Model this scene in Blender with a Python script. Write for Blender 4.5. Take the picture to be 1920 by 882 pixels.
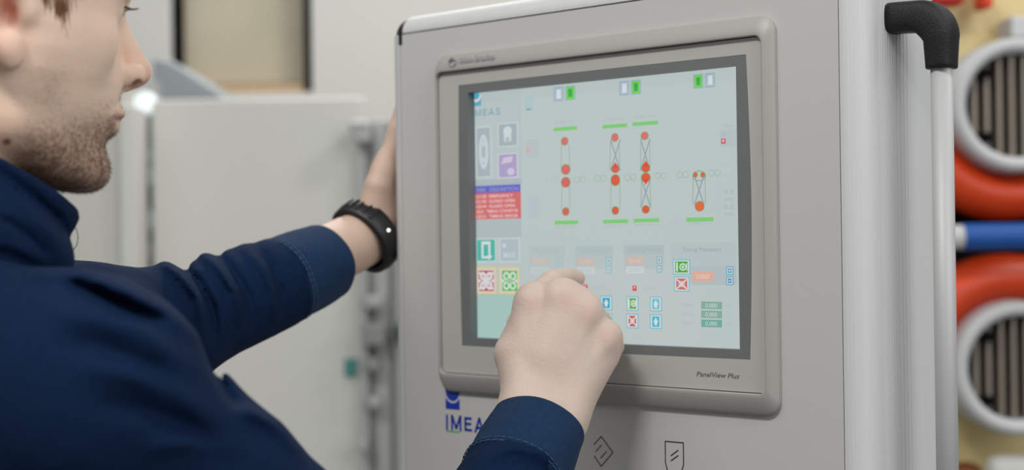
import bpy, bmesh, math, random
import numpy as np
from mathutils import Vector, Matrix

for o in list(bpy.data.objects):
    bpy.data.objects.remove(o)
SC = bpy.context.scene
COL = SC.collection
random.seed(4)
RNG = np.random.default_rng(7)

# ------------------------------------------------------------------ camera
# world: x to the right along the cabinet front, y into the cabinet, z up; panel centre 1.5 m above the floor
ZP = 1.5
YAW, PIT, ROL, FPX = 0.75338, 0.00368, 0.01353, 3000.0
CAM = np.array([0.90295, -1.06344, ZP - 0.02485])
_fw = np.array([-math.sin(YAW) * math.cos(PIT), math.cos(YAW) * math.cos(PIT), math.sin(PIT)])
_rt = np.array([math.cos(YAW), math.sin(YAW), 0.0])
_dn = -np.cross(_rt, _fw)
RT = _rt * math.cos(ROL) + _dn * math.sin(ROL)
DN = -_rt * math.sin(ROL) + _dn * math.cos(ROL)
FW = _fw
FLAT_FW = np.array([-math.sin(YAW), math.cos(YAW), 0.0])      # level directions of the hall walls
UPW = np.array([0, 0, 1.0])

cam_d = bpy.data.cameras.new('camera')
cam = bpy.data.objects.new('camera', cam_d)
COL.objects.link(cam)
m = Matrix.Identity(4)
for i in range(3):
    m[i][0], m[i][1], m[i][2], m[i][3] = RT[i], -DN[i], -FW[i], CAM[i]
cam.matrix_world = m
cam_d.sensor_width = 36.0
cam_d.lens = FPX / 1920 * 36.0
cam_d.clip_start = 0.05
cam_d.dof.use_dof = True
cam_d.dof.focus_distance = 1.27
cam_d.dof.aperture_fstop = 4.2
cam_d.dof.aperture_blades = 0
SC.camera = cam

# ------------------------------------------------------------------ world + lights + exposure
w = bpy.data.worlds.new('hall_light')
SC.world = w
w.use_nodes = True
bg = w.node_tree.nodes['Background']
bg.inputs[0].default_value = (0.93, 0.97, 1.0, 1)
bg.inputs[1].default_value = 0.26
SC.view_settings.view_transform = 'Standard'
SC.view_settings.look = 'None'
SC.view_settings.exposure = 0.0
SC.view_settings.gamma = 1.0
SC.view_settings.use_curve_mapping = False

def area(name, loc, target, sx, sy, power, colr=(1, 1, 1)):
    d = bpy.data.lights.new(name, 'AREA')
    d.shape = 'RECTANGLE'; d.size = sx; d.size_y = sy; d.energy = power; d.color = colr
    o = bpy.data.objects.new(name, d)
    COL.objects.link(o)
    o.location = loc
    o.rotation_euler = (Vector(target) - Vector(loc)).to_track_quat('-Z', 'Y').to_euler()
    return o
area('ceiling_lamp_key', (0.5, -2.1, ZP + 2.3), (0.0, 0.0, ZP), 0.9, 0.3, 50, (1.0, 0.99, 0.96))
area('ceiling_lamp_left', (-1.0, -2.3, ZP + 2.4), (0.0, 0.0, ZP), 2.0, 1.0, 20, (1.0, 0.985, 0.95))
area('ceiling_lamp_row', (2.7, -0.35, ZP + 1.3), (0.1, -0.2, ZP), 1.8, 2.2, 46, (1.0, 1.0, 1.0))
area('ceiling_lamp_far', (-2.4, 2.0, ZP + 2.4), (-2.4, 2.6, ZP - 0.3), 2.6, 0.8, 104, (1.0, 0.99, 0.97))
area('ceiling_lamp_machine', (0.9, 1.6, ZP + 1.9), (0.3, 2.6, ZP), 0.9, 0.5, 26, (1.0, 0.98, 0.94))

# ------------------------------------------------------------------ helpers
def lin(c):
    r = []
    for v in c[:3]:
        v = v / 255.0
        r.append(v / 12.92 if v <= 0.04045 else ((v + 0.055) / 1.055) ** 2.4)
    return tuple(r) + (1.0,)

def mat(name, c, rough=0.5, metal=0.0, bump=0.0, bscale=200.0, noise=0.0, nscale=6.0, spec=0.5, coat=0.0, sheen=0.0, emit=None, es=1.0, stretch=None):
    mt = bpy.data.materials.new(name)
    mt.use_nodes = True
    nt = mt.node_tree
    b = nt.nodes['Principled BSDF']
    c4 = lin(c)
    b.inputs['Base Color'].default_value = c4
    b.inputs['Roughness'].default_value = rough
    b.inputs['Metallic'].default_value = metal
    b.inputs['Specular IOR Level'].default_value = spec
    b.inputs['Coat Weight'].default_value = coat
    b.inputs['Sheen Weight'].default_value = sheen
    if emit is not None:
        b.inputs['Emission Color'].default_value = lin(emit)
        b.inputs['Emission Strength'].default_value = es
    tc = nt.nodes.new('ShaderNodeTexCoord')
    mp = nt.nodes.new('ShaderNodeMapping')
    nt.links.new(tc.outputs['Object'], mp.inputs[0])
    if stretch:
        mp.inputs['Scale'].default_value = stretch
    if noise > 0:
        n = nt.nodes.new('ShaderNodeTexNoise'); n.inputs['Scale'].default_value = nscale; n.inputs['Detail'].default_value = 5
        nt.links.new(mp.outputs[0], n.inputs['Vector'])
        r = nt.nodes.new('ShaderNodeValToRGB')
        r.color_ramp.elements[0].position = 0.3; r.color_ramp.elements[1].position = 0.7
        r.color_ramp.elements[0].color = tuple(x * (1 - noise) for x in c4[:3]) + (1,)
        r.color_ramp.elements[1].color = tuple(min(1, x * (1 + noise)) for x in c4[:3]) + (1,)
        nt.links.new(n.outputs['Fac'], r.inputs[0]); nt.links.new(r.outputs[0], b.inputs['Base Color'])
    if bump > 0:
        n = nt.nodes.new('ShaderNodeTexNoise'); n.inputs['Scale'].default_value = bscale; n.inputs['Detail'].default_value = 3
        nt.links.new(mp.outputs[0], n.inputs['Vector'])
        bp = nt.nodes.new('ShaderNodeBump'); bp.inputs['Strength'].default_value = bump; bp.inputs['Distance'].default_value = 0.001
        nt.links.new(n.outputs['Fac'], bp.inputs['Height']); nt.links.new(bp.outputs[0], b.inputs['Normal'])
    return mt

def link(name, me, mt, parent=None, smooth=False):
    if mt is not None and not me.materials:
        for x in (mt if isinstance(mt, (list, tuple)) else [mt]):
            me.materials.append(x)
    o = bpy.data.objects.new(name, me)
    COL.objects.link(o)
    if parent is not None:
        o.parent = parent
        o.matrix_parent_inverse = parent.matrix_world.inverted()
    if smooth:
        me.polygons.foreach_set('use_smooth', [True] * len(me.polygons))
    return o

def obj(name, bm, mt, parent=None, smooth=False, bevel=0.0, seg=3, autos=None):
    bmesh.ops.recalc_face_normals(bm, faces=bm.faces)
    me = bpy.data.meshes.new(name)
    bm.to_mesh(me); bm.free()
    o = link(name, me, mt, parent, smooth)
    if bevel > 0:
        md = o.modifiers.new('bevel', 'BEVEL'); md.width = bevel; md.segments = seg; md.limit_method = 'ANGLE'; md.angle_limit = 0.6
        me.polygons.foreach_set('use_smooth', [True] * len(me.polygons))
        wn = o.modifiers.new('wn', 'WEIGHTED_NORMAL'); wn.keep_sharp = True
    return o

def thing(name, label, cat, loc=(0, 0, 0), group=None):
    o = bpy.data.objects.new(name, None); COL.objects.link(o)
    o.location = loc
    o.matrix_world = Matrix.Translation(loc)
    o['label'] = label; o['category'] = cat
    if group: o['group'] = group
    return o

def tag(o, label, cat, group=None):
    o['label'] = label; o['category'] = cat
    if group: o['group'] = group
    return o

def struct(o):
    o['kind'] = 'structure'; return o

def box(bm, x0, x1, y0, y1, z0, z1):
    v = [bm.verts.new((x, y, z)) for x in (x0, x1) for y in (y0, y1) for z in (z0, z1)]
    for f in ((0, 1, 3, 2), (4, 6, 7, 5), (0, 4, 5, 1), (2, 3, 7, 6), (0, 2, 6, 4), (1, 5, 7, 3)):
        bm.faces.new([v[i] for i in f])

def prism(bm, pts, y0, y1, ax=1):
    """polygon pts extruded along axis ax between y0 and y1"""
    def mk(a, b, h):
        return {0: (h, a, b), 1: (a, h, b), 2: (a, b, h)}[ax]
    n = len(pts)
    A = [bm.verts.new(mk(p[0], p[1], y0)) for p in pts]
    B = [bm.verts.new(mk(p[0], p[1], y1)) for p in pts]
    bm.faces.new(A); bm.faces.new(B[::-1])
    for i in range(n):
        j = (i + 1) % n
        bm.faces.new([A[i], A[j], B[j], B[i]])

def rrect(x0, x1, z0, z1, r, n=6):
    p = []
    for cx, cz, a0 in ((x1 - r, z1 - r, 0), (x0 + r, z1 - r, 90), (x0 + r, z0 + r, 180), (x1 - r, z0 + r, 270)):
        for i in range(n + 1):
            a = math.radians(a0 + 90 * i / n)
            p.append((cx + r * math.cos(a), cz + r * math.sin(a)))
    return p

def ring_prism(bm, outer, inner, y0, y1, ax=1):
    """frame between two outlines with the same number of points"""
    def mk(a, b, h):
        return {0: (h, a, b), 1: (a, h, b), 2: (a, b, h)}[ax]
    n = len(outer)
    O0 = [bm.verts.new(mk(*p, y0)) for p in outer]; O1 = [bm.verts.new(mk(*p, y1)) for p in outer]
    I0 = [bm.verts.new(mk(*p, y0)) for p in inner]; I1 = [bm.verts.new(mk(*p, y1)) for p in inner]
    for i in range(n):
        j = (i + 1) % n
        bm.faces.new([O0[i], O0[j], I0[j], I0[i]]); bm.faces.new([O1[i], I1[i], I1[j], O1[j]])
        bm.faces.new([O0[i], O1[i], O1[j], O0[j]]); bm.faces.new([I0[i], I0[j], I1[j], I1[i]])

def loft(bm, rings, close=True, caps=True):
    R = [[bm.verts.new(tuple(p)) for p in r] for r in rings]
    n = len(R[0])
    for a, b in zip(R[:-1], R[1:]):
        for i in range(n if close else n - 1):
            j = (i + 1) % n
            bm.faces.new([a[i], a[j], b[j], b[i]])
    if caps:
        bm.faces.new(R[0][::-1]); bm.faces.new(R[-1])

def tube(bm, pts, rad, n=10, caps=True):
    pts = [np.array(p, float) for p in pts]
    rads = rad if hasattr(rad, '__len__') else [rad] * len(pts)
    rings = []
    up = None
    for i, p in enumerate(pts):
        t = pts[min(i + 1, len(pts) - 1)] - pts[max(i - 1, 0)]
        t /= np.linalg.norm(t) + 1e-12
        if up is None:
            up = np.array([0, 0, 1.0]) if abs(t[2]) < 0.9 else np.array([1.0, 0, 0])
        s = np.cross(t, up); s /= np.linalg.norm(s) + 1e-12
        up = np.cross(s, t)
        rings.append([p + rads[i] * (math.cos(a) * s + math.sin(a) * up) for a in [2 * math.pi * k / n for k in range(n)]])
    loft(bm, rings, True, caps)

def cam_ray(px, py):
    return FW + RT * (px - 960) / FPX + DN * (py - 441) / FPX
def on_plane(px, py, ax=1, val=0.0):
    r = cam_ray(px, py); t = (val - CAM[ax]) / r[ax]
    return CAM + t * r
def P(px, py, y=0.0):
    q = on_plane(px, py, 1, y); return (q[0], q[2])
def view(px, py, d):
    """view-frame millimetres (right, down, away) of the scene point d mm away"""
    return np.array([(px - 960) / FPX * d, (py - 441) / FPX * d, float(d)])
def v2w(v):
    v = np.asarray(v, float) / 1000.0
    return CAM + v[..., 0:1] * RT + v[..., 1:2] * DN + v[..., 2:3] * FW
def w2v(p):
    q = (np.asarray(p, float) - CAM) * 1000.0
    return np.stack([q @ RT, q @ DN, q @ FW], -1)

# ------------------------------------------------------------------ materials
M = {}
M['panel'] = mat('painted_panel', (196, 194, 191), 0.5, bump=0.06, bscale=900, noise=0.012, nscale=3)
M['profile'] = mat('anodised_profile', (204, 204, 204), 0.55, 0.05, noise=0.02, nscale=5, stretch=(40, 40, 1))
M['groove'] = mat('dark_gap', (32, 34, 33), 0.8)
M['black_plastic'] = mat('black_plastic', (13, 13, 14), 0.42, bump=0.55, bscale=1300, spec=0.4)
M['bezel'] = mat('bezel_grey', (164, 161, 157), 0.45, 0.0, bump=0.05, bscale=1200)
M['faceplate'] = mat('faceplate_grey', (183, 181, 176), 0.5, bump=0.04, bscale=1500)
M['border'] = mat('screen_border', (112, 115, 114), 0.45)
M['ink'] = mat('black_ink', (20, 20, 22), 0.6)
M['grey_ink'] = mat('grey_ink', (92, 92, 92), 0.6)
M['relief_ink'] = mat('embossed_grey', (156, 156, 157), 0.45)
M['blue_ink'] = mat('blue_ink', (10, 48, 168), 0.5)
M['green_ink'] = mat('green_ink', (70, 175, 80), 0.5)
M['red_ink'] = mat('red_ink', (225, 70, 40), 0.5)
M['band'] = mat('black_rubber', (20, 20, 21), 0.45, bump=0.2, bscale=800)

# ==================================================================
# SETTING (hall): floor, far wall, side wall
# ==================================================================
def HB(px, py, d):
    """level hall frame: right, forward, up in metres from the camera"""
    r = cam_ray(px, py)
    k = d / (r @ FLAT_FW)
    q = r * k
    return np.array([q @ _rt, d, q[2]])
def hall(p):
    return CAM + p[0] * _rt + p[1] * FLAT_FW + p[2] * UPW
def hall_matrix():
    mm = Matrix.Identity(4)
    for i in range(3):
        mm[i][0], mm[i][1], mm[i][2], mm[i][3] = _rt[i], FLAT_FW[i], UPW[i], CAM[i]
    return mm
HM = hall_matrix()
def hobj(name, bm, mt, parent=None, **k):
    """mesh written in the level hall frame"""
    bmesh.ops.transform(bm, matrix=HM, verts=bm.verts)
    return obj(name, bm, mt, parent, **k)
def hbox(bm, x0, y0, x1, y1, d, thick):
    a = HB(x0, y1, d); b = HB(x1, y0, d)
    box(bm, a[0], b[0], d, d + thick, a[2], b[2])

FLOORZ = -CAM[2]
M['wall'] = mat('far_wall_white', (206, 206, 202), 0.7, noise=0.02, nscale=1.5)
M['floor'] = mat('hall_floor', (120, 120, 116), 0.4, noise=0.08, nscale=4)
bm = bmesh.new(); box(bm, -4.2, 3.2, -1.6, 5.6, FLOORZ - 0.1, FLOORZ)
struct(hobj('floor', bm, M['floor']))
bm = bmesh.new(); box(bm, -4.2, 3.2, 5.0, 5.15, FLOORZ, 1.7)
struct(hobj('wall_back', bm, M['wall']))

# ---- blurred machine hood with a window (left background)
M['white_metal'] = mat('white_machine_paint', (212, 211, 206), 0.5, noise=0.015, nscale=2)
M['white_metal2'] = mat('pale_machine_paint', (203, 202, 195), 0.5, noise=0.015, nscale=2)
M['blackm'] = mat('black_seal', (5, 5, 5), 0.8, spec=0.1)
M['beige'] = mat('beige_blind', (196, 188, 166), 0.8, noise=0.06, nscale=5)
M['tan'] = mat('tan_strip', (190, 160, 128), 0.7)
M['slate'] = mat('slate_hood', (150, 156, 161), 0.55)
M['alu'] = mat('aluminium_post', (178, 179, 178), 0.4, 0.3)
M['alu_dark'] = mat('grey_hinge', (146, 147, 143), 0.5, 0.3)
M['teal'] = mat('teal_sticker', (72, 140, 132), 0.6)
M['dark_teal'] = mat('dark_green_part', (16, 58, 56), 0.5)
M['pale_cyan'] = mat('pale_cyan_part', (186, 208, 212), 0.4)
M['glass'] = mat('window_glass', (178, 171, 148), 0.25, spec=0.3)

hw = thing('machine_enclosure', 'white machine wall far behind with a tall black-edged beige window', 'machine', tuple(hall(HB(450, 441, 4.4) * np.array([1, 1, 0]) + np.array([0, 0, FLOORZ]))))
bm = bmesh.new()
a = HB(-260, 1500, 4.4); b = HB(313, -500, 4.4)
box(bm, a[0], b[0], 4.4, 4.75, FLOORZ, b[2])
c = HB(584, 0, 4.4); d_ = HB(1180, 0, 4.4)
box(bm, c[0], d_[0], 4.4, 4.75, FLOORZ, b[2])
e0 = HB(313, 176, 4.4)
box(bm, b[0], c[0], 4.4, 4.75, FLOORZ, e0[2])
hobj('housing', bm, M['white_metal'], hw)
bm = bmesh.new(); hbox(bm, 326, -500, 574, 158, 4.5, 0.04); hobj('window_pane', bm, M['beige'], hw)
bm = bmesh.new(); hbox(bm, 313, -500, 328, 176, 4.42, 0.2); hobj('window_seal', bm, M['blackm'], hw)
bm = bmesh.new(); hbox(bm, 571, -500, 584, 176, 4.42, 0.2); hobj('window_seal', bm, M['blackm'], hw)
bm = bmesh.new(); hbox(bm, 328, 158, 571, 177, 4.43, 0.1); hobj('window_sill', bm, M['tan'], hw)

# sloping grey hood
sl = [HB(285, 108, 3.9), HB(318, 112, 3.9), HB(412, 172, 3.9), HB(420, 190, 3.9), HB(285, 190, 3.9)]
bm = bmesh.new(); prism(bm, [(p[0], p[2]) for p in sl], 3.9, 4.3)
tag(hobj('sloping_hood', bm, M['slate'], bevel=0.01), 'slate grey sloping hood rising behind the top edge of the white guard door', 'hood')

# white guard door in front of it
gd = thing('guard_door', 'large white guard door panel between the dotted column and the hinged post', 'door', tuple(hall(np.array([HB(480, 441, 3.6)[0], 3.6, FLOORZ]))))
bm = bmesh.new(); a = HB(292, 882, 3.6); b = HB(684, 182, 3.6)
prism(bm, rrect(a[0], b[0], FLOORZ + 0.05, b[2], 0.012, 4), 3.6, 3.66)
hobj('door_leaf', bm, M['white_metal'], gd, bevel=0.006)
bm = bmesh.new(); hbox(bm, 646, 673, 668, 706, 3.59, 0.012); hobj('sticker', bm, M['teal'], gd)

# left cabinets: pale machine front + column with small fittings
lc = thing('side_machine', 'pale grey machine front left of the dotted column behind the chin', 'machine', tuple(hall(np.array([HB(100, 441, 3.5)[0], 3.5, FLOORZ]))))
bm = bmesh.new(); a = HB(-400, 882, 3.5); b = HB(238, 120, 3.5)
box(bm, a[0], b[0], 3.5, 3.58, FLOORZ + 0.05, b[2]); hobj('front_plate', bm, M['white_metal2'], lc, bevel=0.01)
bm = bmesh.new(); a = HB(238, 882, 3.5); b = HB(256, 200, 3.5)
box(bm, a[0], b[0], 3.47, 3.6, FLOORZ + 0.05, b[2]); hobj('edge_rail', bm, M['white_metal'], lc, bevel=0.004)

cl = thing('fitting_column', 'slim pale column dotted with dark green and cyan fittings, beside the face', 'column', tuple(hall(np.array([HB(272, 441, 3.7)[0], 3.7, FLOORZ]))))
a = HB(257, 882, 3.7); b = HB(291, 150, 3.7)
bm = bmesh.new(); box(bm, a[0], b[0], 3.7, 3.76, FLOORZ, b[2]); hobj('post', bm, M['alu'], cl)
for (y0, y1, mk) in ((228, 262, 'slate'), (285, 300, 'pale_cyan'), (318, 346, 'pale_cyan'), (352, 388, 'dark_teal'), (398, 428, 'pale_cyan'), (436, 455, 'dark_teal'), (464, 482, 'alu_dark'), (490, 502, 'dark_teal')):
    bm = bmesh.new(); hbox(bm, 263, y0, 283, y1, 3.66, 0.04); hobj('fitting', bm, M[mk], cl, bevel=0.004)
# round lit lamp on the column
lamp = thing('signal_lamp', 'small round lit white lamp at the top of the dotted column', 'lamp', tuple(hall(HB(270, 193, 3.64))))
def disc(bm, c, r, y0, y1, n=24):
    prism(bm, [(c[0] + r * math.cos(2 * math.pi * k / n), c[2] + r * math.sin(2 * math.pi * k / n)) for k in range(n)], y0, y1)
bm = bmesh.new(); disc(bm, HB(270, 193, 3.64), 0.030, 3.655, 3.70); hobj('lamp_housing', bm, M['alu'], lamp)
M['lamp'] = mat('lit_lens', (235, 245, 245), 0.3, emit=(226, 238, 240), es=.75)
bm = bmesh.new(); disc(bm, HB(270, 193, 3.64), 0.026, 3.64, 3.656); hobj('lens', bm, M['lamp'], lamp)

# hinged aluminium post right of the door
hp = thing('hinged_post', 'grey aluminium post with hinges directly behind the raised wrist', 'post', tuple(hall(np.array([HB(714, 441, 3.55)[0], 3.55, FLOORZ]))))
a = HB(680, 882, 3.55); b = HB(758, 226, 3.55)
wd = b[0] - a[0]
for k, (u0, u1, dd) in enumerate(((0, .16, .0), (.16, .3, .02), (.3, .62, .008), (.62, .74, .03), (.74, 1.0, .0))):
    bm = bmesh.new(); box(bm, a[0] + wd * u0, a[0] + wd * u1, 3.55 + dd, 3.6 + dd, FLOORZ, b[2]); hobj('post_strip', bm, M['alu'] if k != 1 else M['alu_dark'], hp, bevel=0.002)
for (x0, y0, x1, y1, mk) in ((655, 226, 690, 246, 'alu'), (662, 228, 694, 268, 'alu'), (684, 555, 716, 580, 'alu'), (680, 606, 722, 650, 'alu_dark'), (684, 672, 712, 698, 'alu_dark'), (690, 744, 714, 768, 'alu'), (670, 826, 690, 850, 'alu')):
    bm = bmesh.new(); hbox(bm, x0, y0, x1, y1, 3.5, 0.05); hobj('hinge', bm, M[mk], hp, bevel=0.006)
bm = bmesh.new(); hbox(bm, 742, 612, 760, 642, 3.5, 0.05); hobj('green_latch', bm, M['dark_teal'], hp)

# ==================================================================
# RIGHT BACKGROUND: machine with round grilled flanges, orange guards, blue bar
# ==================================================================
M['cream'] = mat('cream_plate', (214, 196, 140), 0.5, noise=0.05, nscale=4)
M['rim'] = mat('pale_grey_rim', (190, 191, 192), 0.55, 0.0)
M['slat'] = mat('warm_grey_slat', (142, 132, 120), 0.45, 0.3)
M['slat_dark'] = mat('dark_cavity', (24, 17, 13), 0.7)
M['orange'] = mat('orange_red_guard', (212, 64, 14), 0.45, spec=0.5)
M['blue'] = mat('blue_bar', (4, 78, 156), 0.6)
M['darkred'] = mat('dark_red_part', (186, 18, 18), 0.4)
M['ored'] = mat('orange_part', (220, 60, 22), 0.4)
DR = 2.6
mp_ = thing('cream_machine', 'cream machine plate standing behind the orange guards, right of the cabinet', 'machine', tuple(hall(np.array([HB(1950, 441, DR + .2)[0], DR + .2, FLOORZ]))))
a = HB(1640, 882, DR + .2); b = HB(2420, -500, DR + .2)
bm = bmesh.new(); box(bm, a[0], b[0], DR + .2, DR + .25, FLOORZ, b[2]); hobj('back_plate', bm, M['cream'], mp_)
bm = bmesh.new(); hbox(bm, 1740, -60, 1812, 8, DR + .12, 0.06); hobj('red_block', bm, M['darkred'], mp_, bevel=.01)
bm = bmesh.new(); hbox(bm, 1842, -40, 1864, 14, DR + .12, 0.06); hobj('red_block', bm, M['ored'], mp_, bevel=.008)
bm = bmesh.new(); hbox(bm, 1896, 28, 1960, 72, DR + .1, 0.08); hobj('bracket', bm, M['rim'], mp_, bevel=.006)
bm = bmesh.new(); hbox(bm, 1660, 372, 2400, 522, DR + .14, 0.05); hobj('dark_recess', bm, M['blackm'], mp_)
bm = bmesh.new(); hbox(bm, 1862, 858, 2000, 960, DR + .02, 0.06); hobj('white_block', bm, M['white_metal'], mp_, bevel=.02)
bm = bmesh.new(); hbox(bm, 1700, 872, 1850, 990, DR + .08, 0.06); hobj('brown_block', bm, mat('brown_part', (120, 66, 34), 0.5), mp_, bevel=.02)

def flange(cx, cy, label, oup):
    c = HB(cx, cy, DR)
    t = thing('round_vent', label, 'vent', tuple(hall(c)), 'round grey vents with vertical slats')
    s = DR / FPX
    Ro, Ri = 128 * s, 98 * s
    n = 64
    # rim as lathe section
    prof = [(Ri, 0.08), (Ri, 0.01), (Ri + 0.004, 0.0), (Ro - 0.010, -0.004), (Ro - 0.002, 0.004), (Ro, 0.02), (Ro, 0.1)]
    bm = bmesh.new()
    rings = []
    for k in range(n):
        aa = 2 * math.pi * k / n
        rings.append([(c[0] + r * math.cos(aa), DR + y, c[2] + r * math.sin(aa)) for r, y in prof])
    R = [[bm.verts.new(p) for p in r] for r in rings]
    for k in range(n):
        for i in range(len(prof) - 1):
            bm.faces.new([R[k][i], R[k][i + 1], R[(k + 1) % n][i + 1], R[(k + 1) % n][i]])
    hobj('rim', bm, M['rim'], t, smooth=True)
    bm = bmesh.new(); disc(bm, c, Ri + 0.003, DR + 0.078, DR + 0.098, 48); hobj('cavity', bm, M['slat_dark'], t)
    x = -Ri + 0.014
    k = 0
    while x < Ri - 0.006:
        w_ = 0.0078
        h = math.sqrt(max(0, Ri * Ri - max(abs(x), abs(x + w_)) ** 2)) - 0.001
        if h > 0.012:
            bm = bmesh.new(); box(bm, c[0] + x, c[0] + x + w_, DR + 0.02, DR + 0.045, c[2] - h, c[2] + h); hobj('slat', bm, M['slat'], t, bevel=.002, seg=2)
        x += 0.0205; k += 1
    for sx, sz in ((-.62, .62), (-.62, -.62), (.62, .62), (.62, -.62)):
        bm = bmesh.new(); disc(bm, (c[0] + sx * Ri, 0, c[2] + sz * Ri), 0.009, DR + 0.005, DR + 0.02, 16); hobj('screw', bm, M['blackm'], t)
    # orange guard: crescent hugging the rim
    g = thing('orange_guard', 'orange red curved guard hugging ' + oup, 'guard', tuple(hall(c + np.array([0, .03, 0]))), 'orange red curved guards around the vents')
    lo = 'lower' in oup
    bm = bmesh.new()
    A = []
    sgn = -1 if lo else 1
    for k in range(41):
        aa = math.radians(0 + 180 * k / 40) * sgn
        aa = math.radians(12) * sgn + aa * (156 / 180)
        r0, r1 = 124 * s, 214 * s
        sec = [(r0, .06), (r0, .0), (r0 + .02, -.022), ((r0 + r1) / 2, -.034), (r1 - .015, -.02), (r1, .005), (r1, .06)]
        A.append([(c[0] + r * math.cos(aa), DR + .06 + y, c[2] + r * math.sin(aa)) for r, y in sec])
    loft(bm, A, True, True)
    hobj('guard_shell', bm, M['orange'], g, smooth=True)
flange(1912, 196, 'upper round pale grey vent with vertical slats, above the blue bar', 'the lower half of the upper round vent')
flange(1916, 692, 'lower round pale grey vent with vertical slats, below the blue bar', 'the top half of the other round vent')
bb = thing('blue_bar', 'blue bar with a pale end ring running between the two orange guards', 'bar', tuple(hall(HB(1950, 444, DR - .05))))
bm = bmesh.new(); a = HB(1800, 445, DR - .02); b = HB(2400, 445, DR - .02)
rr = 25 * DR / FPX
def cyl_x(bm, x0, x1, y, z, r, n=24):
    prism(bm, [(y + r * math.cos(2 * math.pi * k / n), z + r * math.sin(2 * math.pi * k / n)) for k in range(n)], x0, x1, 0)
cyl_x(bm, a[0] + .004, b[0], DR - .02, a[2], rr); hobj('bar', bm, M['blue'], bb, smooth=False)
bm = bmesh.new(); cyl_x(bm, a[0] - .03, a[0] + .004, DR - .02, a[2], rr * .9); hobj('end_ring', bm, M['rim'], bb)

# ==================================================================
# CONTROL CABINET
# ==================================================================
XL, XR = -0.2405, 0.2505          # front panel
ZT, ZB = ZP + 0.1785, ZP - 0.42
RC = 0.020                        # corner radius of the extruded frame
DEP = 0.118
cab = thing('control_cabinet', 'light grey control cabinet of ribbed extruded frame carrying the touch terminal', 'cabinet', (0, 0.06, 0.0))
def r4(x0, x1, z0, z1): return [(x0, z0), (x1, z0), (x1, z1), (x0, z1)]
CUT = r4(-0.172, 0.180, ZP - 0.150, ZP + 0.137)
bm = bmesh.new(); ring_prism(bm, r4(XL + 0.0006, XR - 0.0004, ZB + .001, ZT - 0.0012), CUT, 0.0, 0.004)
front_panel = obj('front_panel', bm, M['panel'], cab)
bm = bmesh.new(); ring_prism(bm, r4(XL - .002, XR + .002, ZB, ZT + .002), CUT, 0.0036, 0.02)
obj('panel_gasket', bm, M['groove'], cab)

def side_outline(sign, x0, ribs=True):
    """plan outline (x, y) of an upright extrusion, x measured outwards from the panel edge"""
    pts = [(0.0002, 0.0004)]
    for k in range(0, 11):
        a = math.pi / 2 * k / 10
        pts.append((0.0004 + RC * math.sin(a) * 0.98, RC - RC * math.cos(a)))
    X = 0.0004 + RC * 0.98
    if ribs:
        y = 0.024
        while y < 0.070:
            pts += [(X, y), (X - 0.0006, y + 0.0005), (X - 0.0006, y + 0.0011), (X, y + 0.0016)]
            y += 0.0052 if y > .044 else 0.0036
    pts += [(X, DEP - 0.012)]
    for k in range(1, 6):
        a = math.pi / 2 * k / 5
        pts.append((X - 0.012 + 0.012 * math.cos(a), DEP - 0.012 + 0.012 * math.sin(a)))
    pts += [(0.0004, DEP)]
    return [(x0 + sign * p[0], p[1]) for p in pts]
bm = bmesh.new(); prism(bm, side_outline(1, XR), ZB, ZT + 0.030, 2)
sp = obj('side_profile', bm, M['profile'], cab)
bm = bmesh.new(); prism(bm, side_outline(-1, XL, False), ZB, ZT - 0.001, 2)
obj('side_profile', bm, M['profile'], cab)
# top extrusion with a rounded front edge
pts = [(0.0008, ZT)]
for k in range(0, 11):
    a = math.pi / 2 * k / 10
    pts.append((RC - RC * math.cos(a), ZT + 0.0002 + 0.018 * math.sin(a)))
pts += [(DEP, ZT + .0182), (DEP, ZT)]
bm = bmesh.new(); prism(bm, pts, XL + .0035, XR, 0)
obj('top_profile', bm, M['profile'], cab)
# black corner cap at the upper left
bm = bmesh.new()
rings = []
for k in range(0, 9):
    a = math.pi / 2 * k / 8
    ex = XL + .004 - 0.0245 * math.cos(a) * 1.0
    rings.append((ex, a))
nn = 10
def cap_surface(u, v, r):
    # u around plan corner, v from vertical to top
    au, av = math.pi / 2 * u, math.pi / 2 * v
    x = XL + 0.003 - r * math.sin(au) * math.cos(av)
    y = RC - r * math.cos(au) * math.cos(av)
    z = ZT - 0.001 + (r - 0.002) * math.sin(av)
    return (x, y, z)
grid = [[bm.verts.new(cap_surface(u / nn, v / nn, RC + 0.0003)) for v in range(nn + 1)] for u in range(nn + 1)]
grid2 = [[bm.verts.new(cap_surface(u / nn, v / nn, RC - 0.003)) for v in range(nn + 1)] for u in range(nn + 1)]
for u in range(nn):
    for v in range(nn):
        for g in (grid, grid2):
            try: bm.faces.new([g[u][v], g[u + 1][v], g[u + 1][v + 1], g[u][v + 1]])
            except ValueError: pass
for k in range(11):   # collar below the cap
    pass
col = []
for k in range(11):
    a = math.pi / 2 * k / 10
    col.append((XL + .003 - (RC + .0006) * math.sin(a), RC - (RC + .0006) * math.cos(a)))
col += [(XL + .003 - (RC + .0006), DEP - .01), (XL + .003, DEP - .01)]
prism(bm, [(p[0], p[1]) for p in col], ZT - 0.011, ZT - .0005, 2)
bmesh.ops.remove_doubles(bm, verts=bm.verts, dist=1e-6)
obj('corner_cap', bm, M['black_plastic'], cab, smooth=False)
# back and underside + pedestal
bm = bmesh.new(); box(bm, XL, XR, 0.02, DEP - .001, ZB, ZT)
obj('inner_housing', bm, M['profile'], cab)
bm = bmesh.new(); box(bm, -0.05, 0.06, 0.02, 0.10, 0.02, ZB); obj('pedestal', bm, M['profile'], cab, bevel=.006)
bm = bmesh.new(); box(bm, -0.24, 0.25, -0.16, 0.30, 0.0, 0.022); obj('foot_plate', bm, M['profile'], cab, bevel=.004)
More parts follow.
